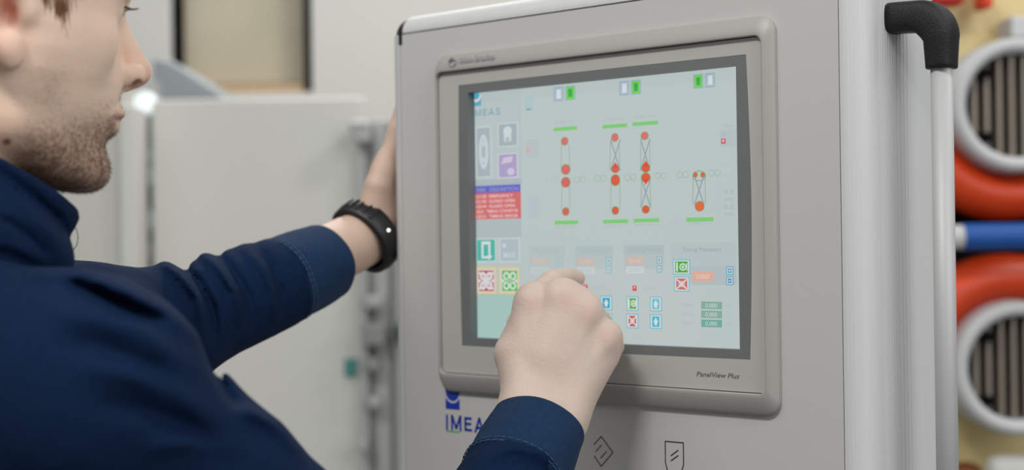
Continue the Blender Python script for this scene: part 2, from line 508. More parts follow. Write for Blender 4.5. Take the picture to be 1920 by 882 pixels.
# grime streaks under the handle elbow: thin worn smears in the rib grooves
# ---- handle on the right side: grey tube (part) with black elbow (sub-part)
XS = XR + 0.0004 + RC * 0.98     # side face plane
HY = 0.047
def PY(px, py):                  # point on the handle's middle plane
    q = on_plane(px, py, 1, HY); return (q[0], q[2])
def px_of(p):
    v = w2v(np.array(p)); return 960 + v[0] / v[2] * FPX, 441 + v[1] / v[2] * FPX
TX = on_plane(1768, 300, 1, HY)[0]
TR_ = 0.0083
bm = bmesh.new()
tube(bm, [(TX, HY, ZB + .05), (TX, HY, ZP + .12)], TR_, 28)
ht = obj('grab_handle', bm, mat('handle_tube_grey', (178, 178, 178), 0.5, 0.1), cab, smooth=True)
# elbow: swept rounded-rectangular section along an L-shaped path
zt = on_plane(1768, 129, 1, HY)[2]       # lower rim of the elbow on the tube
zc = on_plane(1672, 31, 1, HY - .012)[2]         # height of the horizontal leg
path = []
R0 = 0.020
path.append(((XS, zc), (1, 0), .0122, .0135))
path.append(((XS + .006, zc), (1, 0), .0121, .0133))
cx, cz = TX - R0, zc - R0 - .001
path.append(((cx - .004, zc - .0005), (1, 0), .0122, .0128))
for k in range(1, 12):
    a = math.pi / 2 * (1 - k / 12)
    bul = math.sin(math.pi * k / 12) * .0018
    path.append(((cx + R0 * math.cos(a), cz + R0 * math.sin(a)), (math.sin(a), -math.cos(a)), .0122 + bul, .0126))
path.append(((TX, cz), (0, -1), .0118, .0124))
path.append(((TX, zt + .004), (0, -1), .0108, .0112))
path.append(((TX, zt + .0008), (0, -1), .0107, .0110))
path.append(((TX, zt), (0, -1), .0100, .0104))
rings = []
for (c0, t, h, wy) in path:
    nrm = (-t[1], t[0])
    rg = []
    for k in range(32):
        a = 2 * math.pi * k / 32
        ca, sa = math.cos(a), math.sin(a)
        e = 0.62
        u = math.copysign(abs(ca) ** e, ca) * h; v = math.copysign(abs(sa) ** e, sa) * wy
        rg.append((c0[0] + nrm[0] * u, HY + v, c0[1] + nrm[1] * u))
    rings.append(rg)
bm = bmesh.new(); loft(bm, rings)
obj('elbow', bm, M['black_plastic'], ht, smooth=True)
# lower elbow (out of view, same shape mirrored)
bm = bmesh.new(); zb2 = ZB + .06
rings2 = [[(p[0], p[1], 2 * (zt + zb2) / 2 - p[2]) for p in r] for r in rings]
loft(bm, rings2); obj('elbow', bm, M['black_plastic'], ht, smooth=True)

# ---- text helper: font outline meshes lying on a plane y = const
def text_mesh(s, size, bold=0.0, shear=0.0, align='LEFT', ext=0.00012):
    cu = bpy.data.curves.new('t', 'FONT')
    cu.body = s; cu.size = size; cu.offset = bold * size; cu.shear = shear; cu.align_x = align
    cu.extrude = ext; cu.resolution_u = 4
    o = bpy.data.objects.new('t', cu); COL.objects.link(o)
    dg = bpy.context.evaluated_depsgraph_get()
    me = bpy.data.meshes.new_from_object(o.evaluated_get(dg))
    bpy.data.objects.remove(o); bpy.data.curves.remove(cu)
    co = np.empty(len(me.vertices) * 3); me.vertices.foreach_get('co', co); co = co.reshape(-1, 3)
    return me, co
def place_text(name, s, x, z, width, height, y, mt, parent, bold=0.0, shear=0.0):
    """text scaled to width x height (cap height), lower left corner at x, z"""
    me, co = text_mesh(s, 1.0, bold, shear, ext=0.0)
    x0, x1 = co[:, 0].min(), co[:, 0].max()
    capm, cc = text_mesh('H', 1.0, bold, shear, ext=0.0)
    h0, h1 = cc[:, 1].min(), cc[:, 1].max()
    bpy.data.meshes.remove(capm)
    n = np.stack([x + (co[:, 0] - x0) / (x1 - x0) * width, np.full(len(co), y), z + (co[:, 1] - h0) / (h1 - h0) * height], 1)
    me.vertices.foreach_set('co', n.ravel().astype(np.float32))
    me.name = name; me.materials.clear()
    me.update()
    return link(name, me, mt, parent)

Y1 = -0.00025
def stroke(bm, pts, w_, y0=Y1, closed=False):
    q = [np.array(p) for p in pts]
    n = len(q)
    for i in range(n if closed else n - 1):
        a, b = q[i], q[(i + 1) % n]
        d = (b - a) / (np.linalg.norm(b - a) + 1e-9); nn_ = np.array([-d[1], d[0]]) * w_ / 2
        e = d * w_ * .3
        prism(bm, [tuple(a - e + nn_), tuple(a - e - nn_), tuple(b + e - nn_), tuple(b + e + nn_)], y0, -.00001)
# printed logo under the terminal: blue half disc over a notched square, name, underline
lg = bmesh.new()
x0, z0 = P(836, 767); x1, _ = P(862, 767); _, zt1 = P(849, 731)
cxl, rl = (x0 + x1) / 2, (x1 - x0) / 2
zc_ = P(849, 733)[1]
arc = [(cxl + rl * math.cos(a), zc_ + rl * 1.05 * math.sin(a)) for a in [math.pi + math.pi * k / 20 for k in range(21)]]
arc += [(x1, zc_ + .0015), (x0, zc_ + .0015)]
prism(lg, arc, Y1, -.00001)
r2_ = rl * 1.22
base = [(x0, z0), (x1, z0)]
a0 = math.acos(min(1, rl / r2_))
for k in range(21):
    a = -a0 - (math.pi - 2 * a0) * k / 20
    base.append((cxl + r2_ * math.cos(a), zc_ + r2_ * 1.05 * math.sin(a)))
prism(lg, base, Y1, -.00001)
logo = obj('printed_logo', lg, M['blue_ink'], cab)
tx0, tz0 = P(836, 805); tx1, _ = P(928, 808)
th = P(836, 779)[1] - tz0
LETTERS = {'I': (.22, [[(.11, 0), (.11, 1)]]), 'M': (.86, [[(.09, 0), (.09, 1), (.43, .12), (.77, 1), (.77, 0)]]), 'E': (.62, [[(.58, .09), (.1, .09), (.1, .91), (.56, .91)], [(.1, .52), (.52, .52)]]),
           'A': (.76, [[(.06, 0), (.38, .97), (.70, 0)], [(.18, .3), (.58, .3)]]), 'S': (.62, [[(.06, .2), (.16, .09), (.32, .05), (.48, .1), (.55, .24), (.5, .38), (.32, .5), (.15, .6), (.09, .75), (.16, .9), (.32, .95), (.46, .91), (.54, .8)]])}
def word_strokes():
    x = 0; out = []
    for ch_ in 'IMEAS':
        wd_, st_ = LETTERS[ch_]
        out += [[(x + p[0], p[1]) for p in q_] for q_ in st_]; x += wd_ + .21
    return [[(p[0] / (x - .21), p[1]) for p in q_] for q_ in out]
lb = bmesh.new()
for q_ in word_strokes():
    stroke(lb, [(tx0 + p[0] * (tx1 - tx0), tz0 + p[1] * th) for p in q_], th * .19)
obj('logo_lettering', lb, M['blue_ink'], logo)
for (a, b, yy, mk) in ((837, 862, 810, 'green_ink'), (896, 921, 816, 'red_ink')):
    bm = bmesh.new(); p0 = P(a, yy - 1); p1 = P(b, yy); zz = P((a + b) / 2, yy)[1]
    box(bm, p0[0], p1[0], Y1, -.00001, zz - .0006, zz + .0006); obj('underline', bm, M[mk], logo)

bm = bmesh.new()
for s_ in (((1114, 834), (1127.5, 819), (1149.5, 849), (1127.5, 875), (1114.5, 856)), ((1117.5, 847), (1128, 835)), ((1126.5, 859.5), (1137, 847.5))):
    stroke(bm, [P(*p) for p in s_], .00075)
obj('diamond_symbol', bm, M['ink'], cab)
bm = bmesh.new()
stroke(bm, [P(*p) for p in ((1248, 868), (1247.5, 828), (1281.5, 831), (1282, 872), (1279, 882), (1265, 897), (1252, 884), (1248, 868))], .00085)
stroke(bm, [P(1258.5, 855), P(1271.5, 845)], .0009); stroke(bm, [P(1258.5, 864.5), P(1271.5, 855)], .0009)
obj('shield_symbol', bm, M['ink'], cab)

# ==================================================================
# TOUCH TERMINAL
# ==================================================================
BX0, BX1, BZ1, BZ0 = -0.1864, 0.1947, ZP + 0.1511, ZP - 0.1659
FX0, FX1, FZ1, FZ0 = -0.1815, 0.1858, ZP + 0.1348, ZP - 0.1487
term = thing('touch_terminal', 'grey bezelled touch terminal with lit colour screen set into the cabinet front', 'display', (0, 0, ZP - 0.16))
bm = bmesh.new()
no = 8
def inset(d):
    return rrect(BX0 + d, BX1 - d, BZ0 + d, BZ1 - d, .014 - d * .5, no)
inner = rrect(FX0, FX1, FZ0, FZ1, .0065, no)
outer = rrect(BX0, BX1, BZ0, BZ1, .014, no)
def mixo(t): return [(a[0] + (b[0] - a[0]) * t, a[1] + (b[1] - a[1]) * t) for a, b in zip(outer, inner)]
prof = [(0.0, -0.0001), (0.0, -0.0036), (0.04, -0.0044), (0.15, -0.0056), (0.35, -0.0074), (0.6, -0.0090), (0.8, -0.0099), (0.94, -0.0102), (1.0, -0.0099), (1.0, -0.0062), (1.0, -0.0030)]
loops = [[bm.verts.new((p[0], y, p[1])) for p in mixo(t)] for t, y in prof]
for a, b in zip(loops[:-1], loops[1:]):
    n = len(a)
    for i in range(n):
        bm.faces.new([a[i], a[(i + 1) % n], b[(i + 1) % n], b[i]])
bezel = obj('bezel', bm, M['bezel'], term, smooth=True)
bm = bmesh.new()
ring_prism(bm, rrect(FX0 - .0005, FX1 + .0005, FZ0 - .0005, FZ1 + .0005, .0065, no), rrect(FX0 + .002, FX1 - .002, FZ0 + .002, FZ1 - .002, .006, no), -0.0030, -0.0001)
obj('seam', bm, M['groove'], term)
# opening of the dark border, and the border's own bowed outline
OX0, OZ1 = P(876.5, 171, -.006); OX1, _ = P(1381, 400, -.006)
OZ1 = P(1380, 122, -.006)[1]; OZ0 = P(1387, 656.5, -.006)[1]
OX1 = (P(1380, 122, -.006)[0] + P(1387, 656, -.006)[0]) / 2
gx0 = P(860, 158, -.006)[0]; gx1 = P(1399, 102, -.006)[0]; gz1 = P(1399, 102, -.006)[1]; gz0 = P(1405, 675, -.006)[1]
gx0b = P(867.5, 648, -.006)[0]
def border_outline(n=18):
    p = []
    for k in range(n):      # right edge going down, bowed outwards
        t = k / n; p.append((gx1 + .0032 * math.sin(math.pi * t), gz1 + (gz0 - gz1) * t))
    for k in range(n):
        t = k / n; p.append((gx1 + (gx0 - gx1) * t, gz0 - .0004 * math.sin(math.pi * t)))
    for k in range(n):
        t = k / n; p.append((gx0 - .0016 * math.sin(math.pi * t), gz0 + (gz1 - gz0) * t))
    for k in range(n):
        t = k / n; p.append((gx0 + (gx1 - gx0) * t, gz1 + .0004 * math.sin(math.pi * t)))
    return p
def opening_outline(n=18, e=0.0):
    p = []
    c = [(OX1 + e, OZ1 + e), (OX1 + e, OZ0 - e), (OX0 - e, OZ0 - e), (OX0 - e, OZ1 + e)]
    for i in range(4):
        a, b = c[i], c[(i + 1) % 4]
        for k in range(n): p.append((a[0] + (b[0] - a[0]) * k / n, a[1] + (b[1] - a[1]) * k / n))
    return p
def rect_n(x0, x1, z0, z1, n=18):
    c = [(x1, z1), (x1, z0), (x0, z0), (x0, z1)]
    return [(c[i][0] + (c[(i + 1) % 4][0] - c[i][0]) * k / n, c[i][1] + (c[(i + 1) % 4][1] - c[i][1]) * k / n) for i in range(4) for k in range(n)]
bm = bmesh.new()
bo = border_outline()
plate = rrect(FX0 + .0007, FX1 - .0007, FZ0 + .0007, FZ1 - .0007, .0060, 17)   # 72 points
plate = plate[17:] + plate[:17]
# order both outlines by angle so that they pair up
def by_angle(p):
    cx, cz = (FX0 + FX1) / 2, (FZ0 + FZ1) / 2
    return sorted(p, key=lambda q: math.atan2(q[1] - cz, q[0] - cx))
ring_prism(bm, by_angle(plate), by_angle(bo), -0.0062, -0.0010)
obj('faceplate', bm, M['faceplate'], term)
bm = bmesh.new()
ring_prism(bm, by_angle([(p[0] + 0, p[1]) for p in bo]), by_angle(opening_outline()), -0.0060, 0.0032)
obj('screen_border', bm, M['border'], term)
# display
DY = 0.0040 - 0.0008
DXL = P(885, 400, DY)[0]
M['screen_dark'] = mat('dark_screen_edge', (14, 24, 26), 0.3)
bm = bmesh.new(); box(bm, OX0 - .002, OX1 + .008, DY + .0006, DY + .003, OZ0 - .004, OZ1 + .004)
disp = obj('display', bm, M['screen_dark'], term)

M['ui'] = bpy.data.materials.new('lit_pixels'); M['ui'].use_nodes = True
nt = M['ui'].node_tree; pb = nt.nodes['Principled BSDF']
at_ = nt.nodes.new('ShaderNodeAttribute'); at_.attribute_name = 'Col'
nt.links.new(at_.outputs['Color'], pb.inputs['Emission Color'])
pb.inputs['Emission Strength'].default_value = 0.86
pb.inputs['Base Color'].default_value = (0.03, 0.035, 0.035, 1); pb.inputs['Roughness'].default_value = 0.35

class Flat:
    def __init__(s): s.v = []; s.f = []; s.c = []
    def poly(s, pts, c, L):
        k = len(s.v); s.v += [(p[0], DY - L * 0.00006, p[1]) for p in pts]; s.f.append(tuple(range(k, k + len(pts)))); s.c.append(lin(c))
    def rect(s, x0, y0, x1, y1, c, L=1, frame=0):
        """axis-aligned rectangle on the display whose corners fall at these picture positions"""
        xm, ym = (x0 + x1) / 2, (y0 + y1) / 2
        a = P(x0, ym, DY)[0]; b = P(x1, ym, DY)[0]; t = P(xm, y0, DY)[1]; u = P(xm, y1, DY)[1]
        if frame:
            for q in ((a, b, t, t - frame), (a, b, u + frame, u), (a, a + frame, t, u), (b - frame, b, t, u)):
                s.poly([(q[0], q[3]), (q[1], q[3]), (q[1], q[2]), (q[0], q[2])], c, L)
        else:
            s.poly([(a, u), (b, u), (b, t), (a, t)], c, L)
    def ell(s, x, y, rx, ry, c, L=1, n=20, ring=0):
        o = P(x, y, DY); kx = P(x + 1, y, DY)[0] - o[0]; kz = o[1] - P(x, y + 1, DY)[1]
        pt = lambda a, g: (o[0] + (rx * kx - g) * math.cos(a), o[1] + (ry * kz - g) * math.sin(a))
        if ring:
            for i in range(n):
                a, b = 2 * math.pi * i / n, 2 * math.pi * (i + 1) / n
                s.poly([pt(a, 0), pt(b, 0), pt(b, ring), pt(a, ring)], c, L)
        else:
            s.poly([pt(2 * math.pi * i / n, 0) for i in range(n)], c, L)
    def line(s, x0, y0, x1, y1, w_, c, L=1):
        a = np.array(P(x0, y0, DY)); b = np.array(P(x1, y1, DY)); d = (b - a) / np.linalg.norm(b - a); q = np.array([-d[1], d[0]]) * w_ / 2
        s.poly([a + q, a - q, b - q, b + q], c, L)
    def pts(s, pp, c, L=1): s.poly([P(x, y, DY) for x, y in pp], c, L)
    def text(s, t, x0, y0, x1, y1, c, L=2, bold=0.0):
        """cap height from y0 to y1"""
        me, co = text_mesh(t, 1.0, bold, ext=0.0)
        hm, hc = text_mesh('H', 1.0, bold, ext=0.0); h0, h1 = hc[:, 1].min(), hc[:, 1].max(); bpy.data.meshes.remove(hm)
        xm, ym = (x0 + x1) / 2, (y0 + y1) / 2
        A = P(x0, ym, DY)[0]; B = P(x1, ym, DY)[0]; T = P(xm, y0, DY)[1]; U = P(xm, y1, DY)[1]
        a0, a1 = co[:, 0].min(), co[:, 0].max()
        k = len(s.v)
        for q in co: s.v.append((A + (q[0] - a0) / (a1 - a0) * (B - A), DY - L * .00006, U + (q[1] - h0) / (h1 - h0) * (T - U)))
        for p in me.polygons: s.f.append(tuple(k + i for i in p.vertices)); s.c.append(lin(c))
        bpy.data.meshes.remove(me)
    def build(s, name, parent):
        me = bpy.data.meshes.new(name); me.from_pydata([tuple(map(float, v)) for v in s.v], [], s.f)
        ca = me.color_attributes.new('Col', 'FLOAT_COLOR', 'CORNER')
        arr = []
        for f, c in zip(s.f, s.c): arr += list(c) * len(f)
        ca.data.foreach_set('color', arr)
        return link(name, me, M['ui'], parent)

u = Flat()
BGc = (192, 204, 202)  # screen colours from here on are picked pale: washed-out glare painted into them
xL = P(887, 400, DY)[0]
u.poly([(xL, OZ0 - .003), (OX1 + .007, OZ0 - .003), (OX1 + .007, OZ1 + .003), (xL, OZ1 + .003)], BGc, 0)
u.rect(884, 412, 978, 446, (180, 192, 194), 1)
u.rect(884, 446, 978, 552, (188, 202, 202), 1)
u.rect(886, 552, 978, 645, (168, 202, 194), 1)
u.rect(884, 170, 978, 345, (188, 200, 201), 1)
u.rect(884, 336, 978, 348, (170, 182, 190), 1)
WH = (222, 226, 226)
# logo
u.rect(884, 172, 902, 199, (84, 172, 200), 2); u.ell(893, 181, 9, 11, WH, 3); u.ell(893, 178, 6.5, 9, (84, 172, 200), 4); u.rect(884, 166, 902, 172.5, BGc, 5)
_xa = P(885, 210, DY)[0]; _xb = P(938, 210, DY)[0]; _za = P(911, 217, DY)[1]; _zb = P(911, 204.5, DY)[1]
for q_ in word_strokes():
    for _a, _b in zip(q_[:-1], q_[1:]):
        _p = np.array([_xa + _a[0] * (_xb - _xa), _za + _a[1] * (_zb - _za)]); _q = np.array([_xa + _b[0] * (_xb - _xa), _za + _b[1] * (_zb - _za)])
        _d = (_q - _p) / np.linalg.norm(_q - _p); _n = np.array([-_d[1], _d[0]]) * .0005; _p = _p - _d * .0003; _q = _q + _d * .0003
        u.poly([_p + _n, _p - _n, _q - _n, _q + _n], (118, 166, 180), 2)
u.rect(984, 182, 1000, 206, (178, 202, 206), 1); u.rect(987, 204, 996, 207, (130, 160, 165), 2)
# status pairs
def pair(x, y, first):
    w1, h = 19, 27
    fl = [('g' if first else 'w'), ('w' if first else 'g')]
    for i, k in enumerate(fl):
        xx = x + i * 22 + 0; yy = y - i * 2
        u.rect(xx, yy, xx + w1, yy + h, (150, 180, 200), 2, .0009)
        if k == 'g':
            u.rect(xx + 2, yy + 2, xx + w1 - 2, yy + h - 2, (112, 214, 84), 3)
            u.rect(xx + 6, yy + 6, xx + w1 - 6, yy + h - 6, (62, 172, 80), 4)
        else:
            u.rect(xx + 2, yy + 2, xx + w1 - 2, yy + h - 2, (176, 192, 208), 3)
            u.rect(xx + 6, yy + 5, xx + w1 - 5, yy + h - 5, (220, 228, 232), 4)
pair(1038, 163, False); pair(1161, 152, False); pair(1300, 139, True)
GR = (128, 208, 118)
for q in ((1038, 238, 1082, 245), (1130, 233, 1176, 240), (1186, 228, 1234, 235), (1040, 414, 1084, 421), (1131, 412, 1178, 419), (1188, 410, 1236, 417), (1287, 408, 1338, 416)):
    u.rect(*q, GR, 2)
    d = -12 if q[1] < 300 else 9
    u.text('0.000 mm', q[0] + 4, q[1] + d, q[2] - 4, q[1] + d + 5, (176, 190, 190), 2)
LG, LY = (120, 165, 140), (150, 166, 172)
def belt(xc, y0, y1, hw):
    u.line(xc - hw, y0, xc - hw - 1, y1, .0005, LG, 2); u.line(xc + hw, y0, xc + hw + 1, y1, .0005, LG, 2)
def cross(xc, y0, y1, hw):
    u.line(xc - hw, y0, xc + hw, y1, .0012, LY, 2); u.line(xc + hw, y0, xc - hw, y1, .0012, LY, 2)
def dot(x, y, rx, ry, c=(224, 92, 88)):
    u.ell(x, y, rx + 1.2, ry + 1.2, (128, 170, 100), 3); u.ell(x, y, rx, ry, c, 4)
RC1, RC2 = (222, 108, 110), (214, 98, 66)

belt(1060, 270, 316, 7); belt(1061, 346, 392, 7)
dot(1059, 265, 6, 7, RC1); dot(1061, 318, 8, 9, (218, 104, 104)); dot(1061, 342, 8, 9, (218, 98, 94)); dot(1061, 397, 6, 7, (214, 100, 88))
belt(1153, 264, 318, 8); cross(1154, 262, 320, 9); belt(1154, 342, 392, 8)
dot(1153, 258, 6, 7, RC1); dot(1154, 317, 7, 7, (222, 88, 70)); u.pts([(1147.5, 314), (1160.5, 314), (1154, 304)], (222, 88, 70), 4); dot(1154, 338, 8, 10, (220, 86, 62)); dot(1154, 395, 6, 7, (222, 86, 58))
belt(1210, 262, 316, 8); cross(1210, 260, 320, 9); belt(1211, 336, 390, 8); cross(1211, 334, 388, 9)
dot(1209, 255, 6.5, 7, RC1); dot(1211, 315, 7.5, 8, (224, 84, 56)); u.pts([(1204, 312), (1218, 312), (1211, 301)], (224, 84, 56), 4)
dot(1211, 333, 8, 8, (224, 84, 56)); u.pts([(1204, 336), (1218, 336), (1211, 347)], (224, 84, 56), 4); dot(1211, 393, 6.5, 7, (224, 84, 52))
belt(1311, 330, 382, 11); cross(1311, 330, 384, 9); u.ell(1311, 330, 13, 10, (120, 180, 130), 2, ring=.0007)
dot(1304, 328, 3.5, 4.5, (224, 92, 80)); dot(1318, 328, 3.5, 4.5, (224, 92, 80)); dot(1312, 387, 8, 9, (222, 106, 52))
for x, y, f in ((1035, 338, 0), (1087, 337, 1), (1126, 335, 1), (1182, 333, 1), (1239, 330, 1), (1280, 328, 1), (1340, 325, 1)):
    c = (150, 186, 166) if f else (176, 196, 192)
    u.ell(x - 5.5, y, 5.5, 6.5, c, 2, ring=.0005); u.ell(x + 5.5, y - .5, 5.5, 6.5, c, 2, ring=.0005)
# left column buttons
u.rect(892, 236, 922, 334, (200, 210, 212), 2); u.rect(895, 240, 919, 331, (170, 184, 190), 3); u.ell(907, 285, 9, 33, (206, 214, 218), 4)
u.ell(907, 285, 4, 24, (176, 190, 196), 5); u.ell(907, 270, 3, 5, (206, 214, 218), 6); u.ell(907, 300, 3, 5, (206, 214, 218), 6)
u.rect(933, 230, 972, 276, (200, 210, 212), 2); u.rect(936, 233, 969, 273, (166, 182, 188), 3); u.ell(952, 246, 8, 9, (212, 220, 222), 4); u.rect(945, 246, 959, 266, (206, 216, 218), 4); u.rect(949, 258, 955, 268, (176, 190, 196), 5)
u.rect(933, 287, 972, 335, (206, 208, 216), 2); u.rect(936, 290, 969, 332, (176, 162, 204), 3); u.pts([(940, 308), (944, 296), (962, 293), (960, 304)], (208, 202, 222), 4); u.ell(958, 322, 7, 7, (206, 204, 220), 4)
# alarm list
u.rect(885, 348, 976, 362, (96, 98, 196), 3); u.rect(885, 361, 977, 411, (216, 106, 108), 3)
u.text('TIMER   DESCRIPTION', 888, 352, 972, 359, (170, 172, 214), 4)
for k, tt in enumerate(('10:21:05  EMERGENCY', '10:21:05  GUARD OPEN', '10:20:44  GUARD OPEN', '10:20:31  TIMING CONVEYOR', '10:20:31  TIMING ERROR')):
    yy = 364 + k * 9.4
    u.text(tt, 888, yy + 1, 888 + min(84, 3.9 * len(tt)), yy + 7, (238, 200, 198), 4, .02)
# mode buttons
u.rect(892, 447, 931, 493, (200, 212, 212), 2); u.rect(895, 450, 928, 489, (72, 186, 170), 3)
u.rect(903, 453, 920, 485, WH, 4); u.rect(907, 459, 916, 481, (72, 186, 170), 5); u.pts([(912, 480), (924, 480), (918, 488)], WH, 6)
u.rect(935, 446, 976, 493, (200, 212, 213), 2); u.rect(939, 449, 972, 489, (178, 194, 200), 3); u.rect(942, 457, 949, 465, (206, 214, 218), 4); u.text('MAX', 944, 473, 968, 484, (204, 214, 217), 4, .04)
for x in (893, 936):
    u.rect(x, 501, x + 38, 552, (232, 206, 120), 2); u.rect(x + 2, 504, x + 36, 549, (214, 212, 214), 3)
u.rect(898, 508, 926, 546, (196, 36, 36), 4); u.rect(942, 508, 970, 546, (72, 190, 54), 4)
for dx in (-6, 6):
    for dy in (-9, 9):
        u.ell(912 + dx, 527 + dy, 6.2, 8, WH, 5); u.ell(956 + dx, 527 + dy, 6.2, 8, WH, 5); u.ell(956 + dx, 527 + dy, 3, 4, (90, 190, 90), 6); u.ell(912 + dx, 527 + dy, 2.6, 3, (200, 176, 190), 7)
u.rect(905, 517, 919, 538, (216, 206, 214), 6); u.line(899, 511, 925, 543, .0024, WH, 6); u.line(925, 511, 899, 543, .0024, WH, 6)
u.rect(951, 522, 961, 532, (150, 208, 150), 6)
for x in (898, 942):
    u.pts([(x, 523), (x + 6, 527), (x, 531)], WH, 7); u.pts([(x + 28, 523), (x + 22, 527), (x + 28, 531)], WH, 7)
# station boxes
def station(x0, x1, y, strength):
    strength *= .68  # fades box colours towards BGc, more of the haze put into colour
    m1 = lambda c: tuple(int(b + (a - b) * strength) for a, b in zip(c, BGc))
    u.rect(x0, y, x1, y + 18, m1((172, 188, 190)), 1); u.rect(x0, y + 18, x1, y + 44, m1((182, 194, 196)), 1); u.rect(x0, y + 44, x1, y + 160, m1((194, 203, 204)), 1)
    u.rect(x0 + 4, y + 23, x0 + 36, y + 36, m1((228, 176, 156)), 2); u.text('00.000', x0 + 9, y + 26, x0 + 32, y + 33, m1((236, 206, 196)), 3)
    u.rect(x0 + 4, y + 40, x0 + 38, y + 53, m1((214, 222, 222)), 2); u.text('00.000', x0 + 9, y + 43, x0 + 32, y + 50, m1((182, 196, 200)), 3)
    for k in range(2):
        u.rect(x1 - 14, y + 21 + k * 17, x1 - 3, y + 35 + k * 17, m1((120, 176, 200)), 2); u.rect(x1 - 12, y + 23 + k * 17, x1 - 5, y + 33 + k * 17, m1((200, 216, 220)), 3)
        u.rect(x1 - 10.5, y + 27.5 + k * 17, x1 - 6.5, y + 29 + k * 17, m1((90, 120, 150)), 4)
        if k == 0: u.rect(x1 - 9.2, y + 25.5, x1 - 7.8, y + 31, m1((90, 120, 150)), 4)
station(991, 1059, 461, .45); station(1078, 1150, 461, .7); station(1170, 1245, 460, .9)
u.text('Mandrel Left', 1003, 466, 1050, 473, (176, 190, 194), 3); u.text('Hub Mandrel', 1090, 466, 1140, 473, (172, 188, 192), 3); u.text('Opposing Mandrel', 1178, 465, 1240, 472, (166, 182, 186), 3)
u.rect(1258, 455, 1381, 500, (186, 199, 200), 1); u.rect(1294, 500, 1381, 535, (182, 194, 196), 1)
u.text('Timing Maltoners', 1280, 464, 1352, 472, (156, 170, 172), 3)
def button(x0, y0, x1, y1, c, kind):
    u.rect(x0, y0, x1, y1, (92, 184, 206), 2); u.rect(x0 + 1.5, y0 + 1.5, x1 - 1.5, y1 - 1.5, WH, 3); u.rect(x0 + 4, y0 + 3.5, x1 - 4, y1 - 3.5, c, 4)
    xm, ym = (x0 + x1) / 2, (y0 + y1) / 2; w_, h = (x1 - x0) / 2, (y1 - y0) / 2
    if kind == 'g':
        u.ell(xm + w_ * .18, ym, w_ * .42, h * .5, WH, 5, ring=.0011); u.ell(xm + w_ * .18, ym, w_ * .16, h * .2, WH, 6)
        u.rect(x0 + w_ * .38, y0 + h * .4, x0 + w_ * .58, y1 - h * .4, WH, 5); u.rect(xm + w_ * .58, ym - h * .5, xm + w_ * .66, ym + h * .5, WH, 5)
    elif kind == 'r':
        u.line(x0 + w_ * .35, y0 + h * .35, x1 - w_ * .35, y1 - h * .35, .0012, WH, 5); u.line(x1 - w_ * .35, y0 + h * .35, x0 + w_ * .35, y1 - h * .35, .0012, WH, 5)
        u.ell(xm, ym, w_ * .4, h * .42, (226, 190, 190), 5, ring=.0010); u.ell(xm, ym, w_ * .14, h * .2, WH, 6)
    elif kind == 'a':
        u.pts([(xm, ym - h * .55), (xm + w_ * .38, ym), (xm, ym + h * .55), (xm - w_ * .38, ym)], WH, 5); u.rect(xm - w_ * .2, ym - h * .1, xm + w_ * .2, ym + h * .5, WH, 5)
button(1262, 487, 1294, 515, (66, 176, 44), 'g'); button(1264, 519, 1293, 547, (206, 112, 112), 'r')
button(1175, 556, 1197, 583, (66, 176, 60), 'g'); button(1175, 589, 1197, 616, (200, 84, 90), 'r')
button(1219, 557, 1241, 584, (112, 196, 216), 'a'); button(1219, 590, 1241, 617, (66, 188, 212), 'a')
button(1126, 555, 1148, 582, (40, 176, 206), 'a'); button(1126, 588, 1148, 615, (40, 176, 206), 'a'); button(1082, 556, 1104, 583, (66, 176, 60), 'g')
for x, y in ((1094, 534), (1186, 536)):
    u.rect(x, y, x + 8, y + 10, (222, 70, 84), 3); u.rect(x + 2.5, y + 2, x + 5.5, y + 5, (240, 190, 190), 4)
    u.text('Reset', x + 20, y + 2, x + 44, y + 7, (182, 192, 192), 3)
u.rect(1352, 260, 1361, 270, (224, 96, 108), 3); u.rect(1354.5, 262, 1358, 266, (236, 196, 196), 4)
u.text('Alarms', 1355, 233, 1378, 238, (170, 184, 190), 3); u.rect(1350, 242, 1381, 276, (186, 198, 200), 1); u.rect(1353, 247, 1361, 255, (170, 184, 190), 2, .0005)
u.rect(987, 262, 1010, 296, (188, 198, 200), 1); u.rect(987, 278, 993, 286, (220, 170, 172), 3); u.rect(990, 370, 1012, 410, (186, 200, 204), 1)
u.rect(1299, 509, 1338, 528, (228, 176, 158), 3); u.text('0.0007', 1306, 515, 1331, 523, (240, 214, 204), 4)
for y in (500, 519):
    u.rect(1362, y, 1375, y + 16, (78, 160, 196), 3); u.rect(1363.3, y + 1.4, 1373.7, y + 14.6, (206, 222, 228), 4); u.rect(1365, y + 3.5, 1372, y + 12.5, (84, 160, 196), 5)
    u.rect(1366.5, y + 7.2, 1370.5, y + 8.8, WH, 6)
u.rect(1367.9, 505, 1369.1, 511, WH, 6)
for k, y in enumerate((566, 583, 600)):
    u.rect(1315, y, 1354, y + 14, (134, 176 + k * 0, 160 - 0 * k) if k < 2 else (112, 174, 158), 3); u.text('0.000', 1323, y + 3.5, 1345, y + 11, (206, 224, 216), 4)
    u.text(('Offset', 'Offset R', 'Offset T')[k], 1277, y + 3, 1300, y + 9, (178, 188, 190), 3); u.text('mm', 1362, y + 4, 1372, y + 10, (180, 192, 192), 3)
for k, (y, tt) in enumerate(((356, '0.0'), (369, 'm/min'), (384, '0.0'), (397, 'm/min'))):
    u.text(tt, 1358, y, 1376, y + 8, (166, 182, 190), 3)
u.build('screen_graphics', disp)

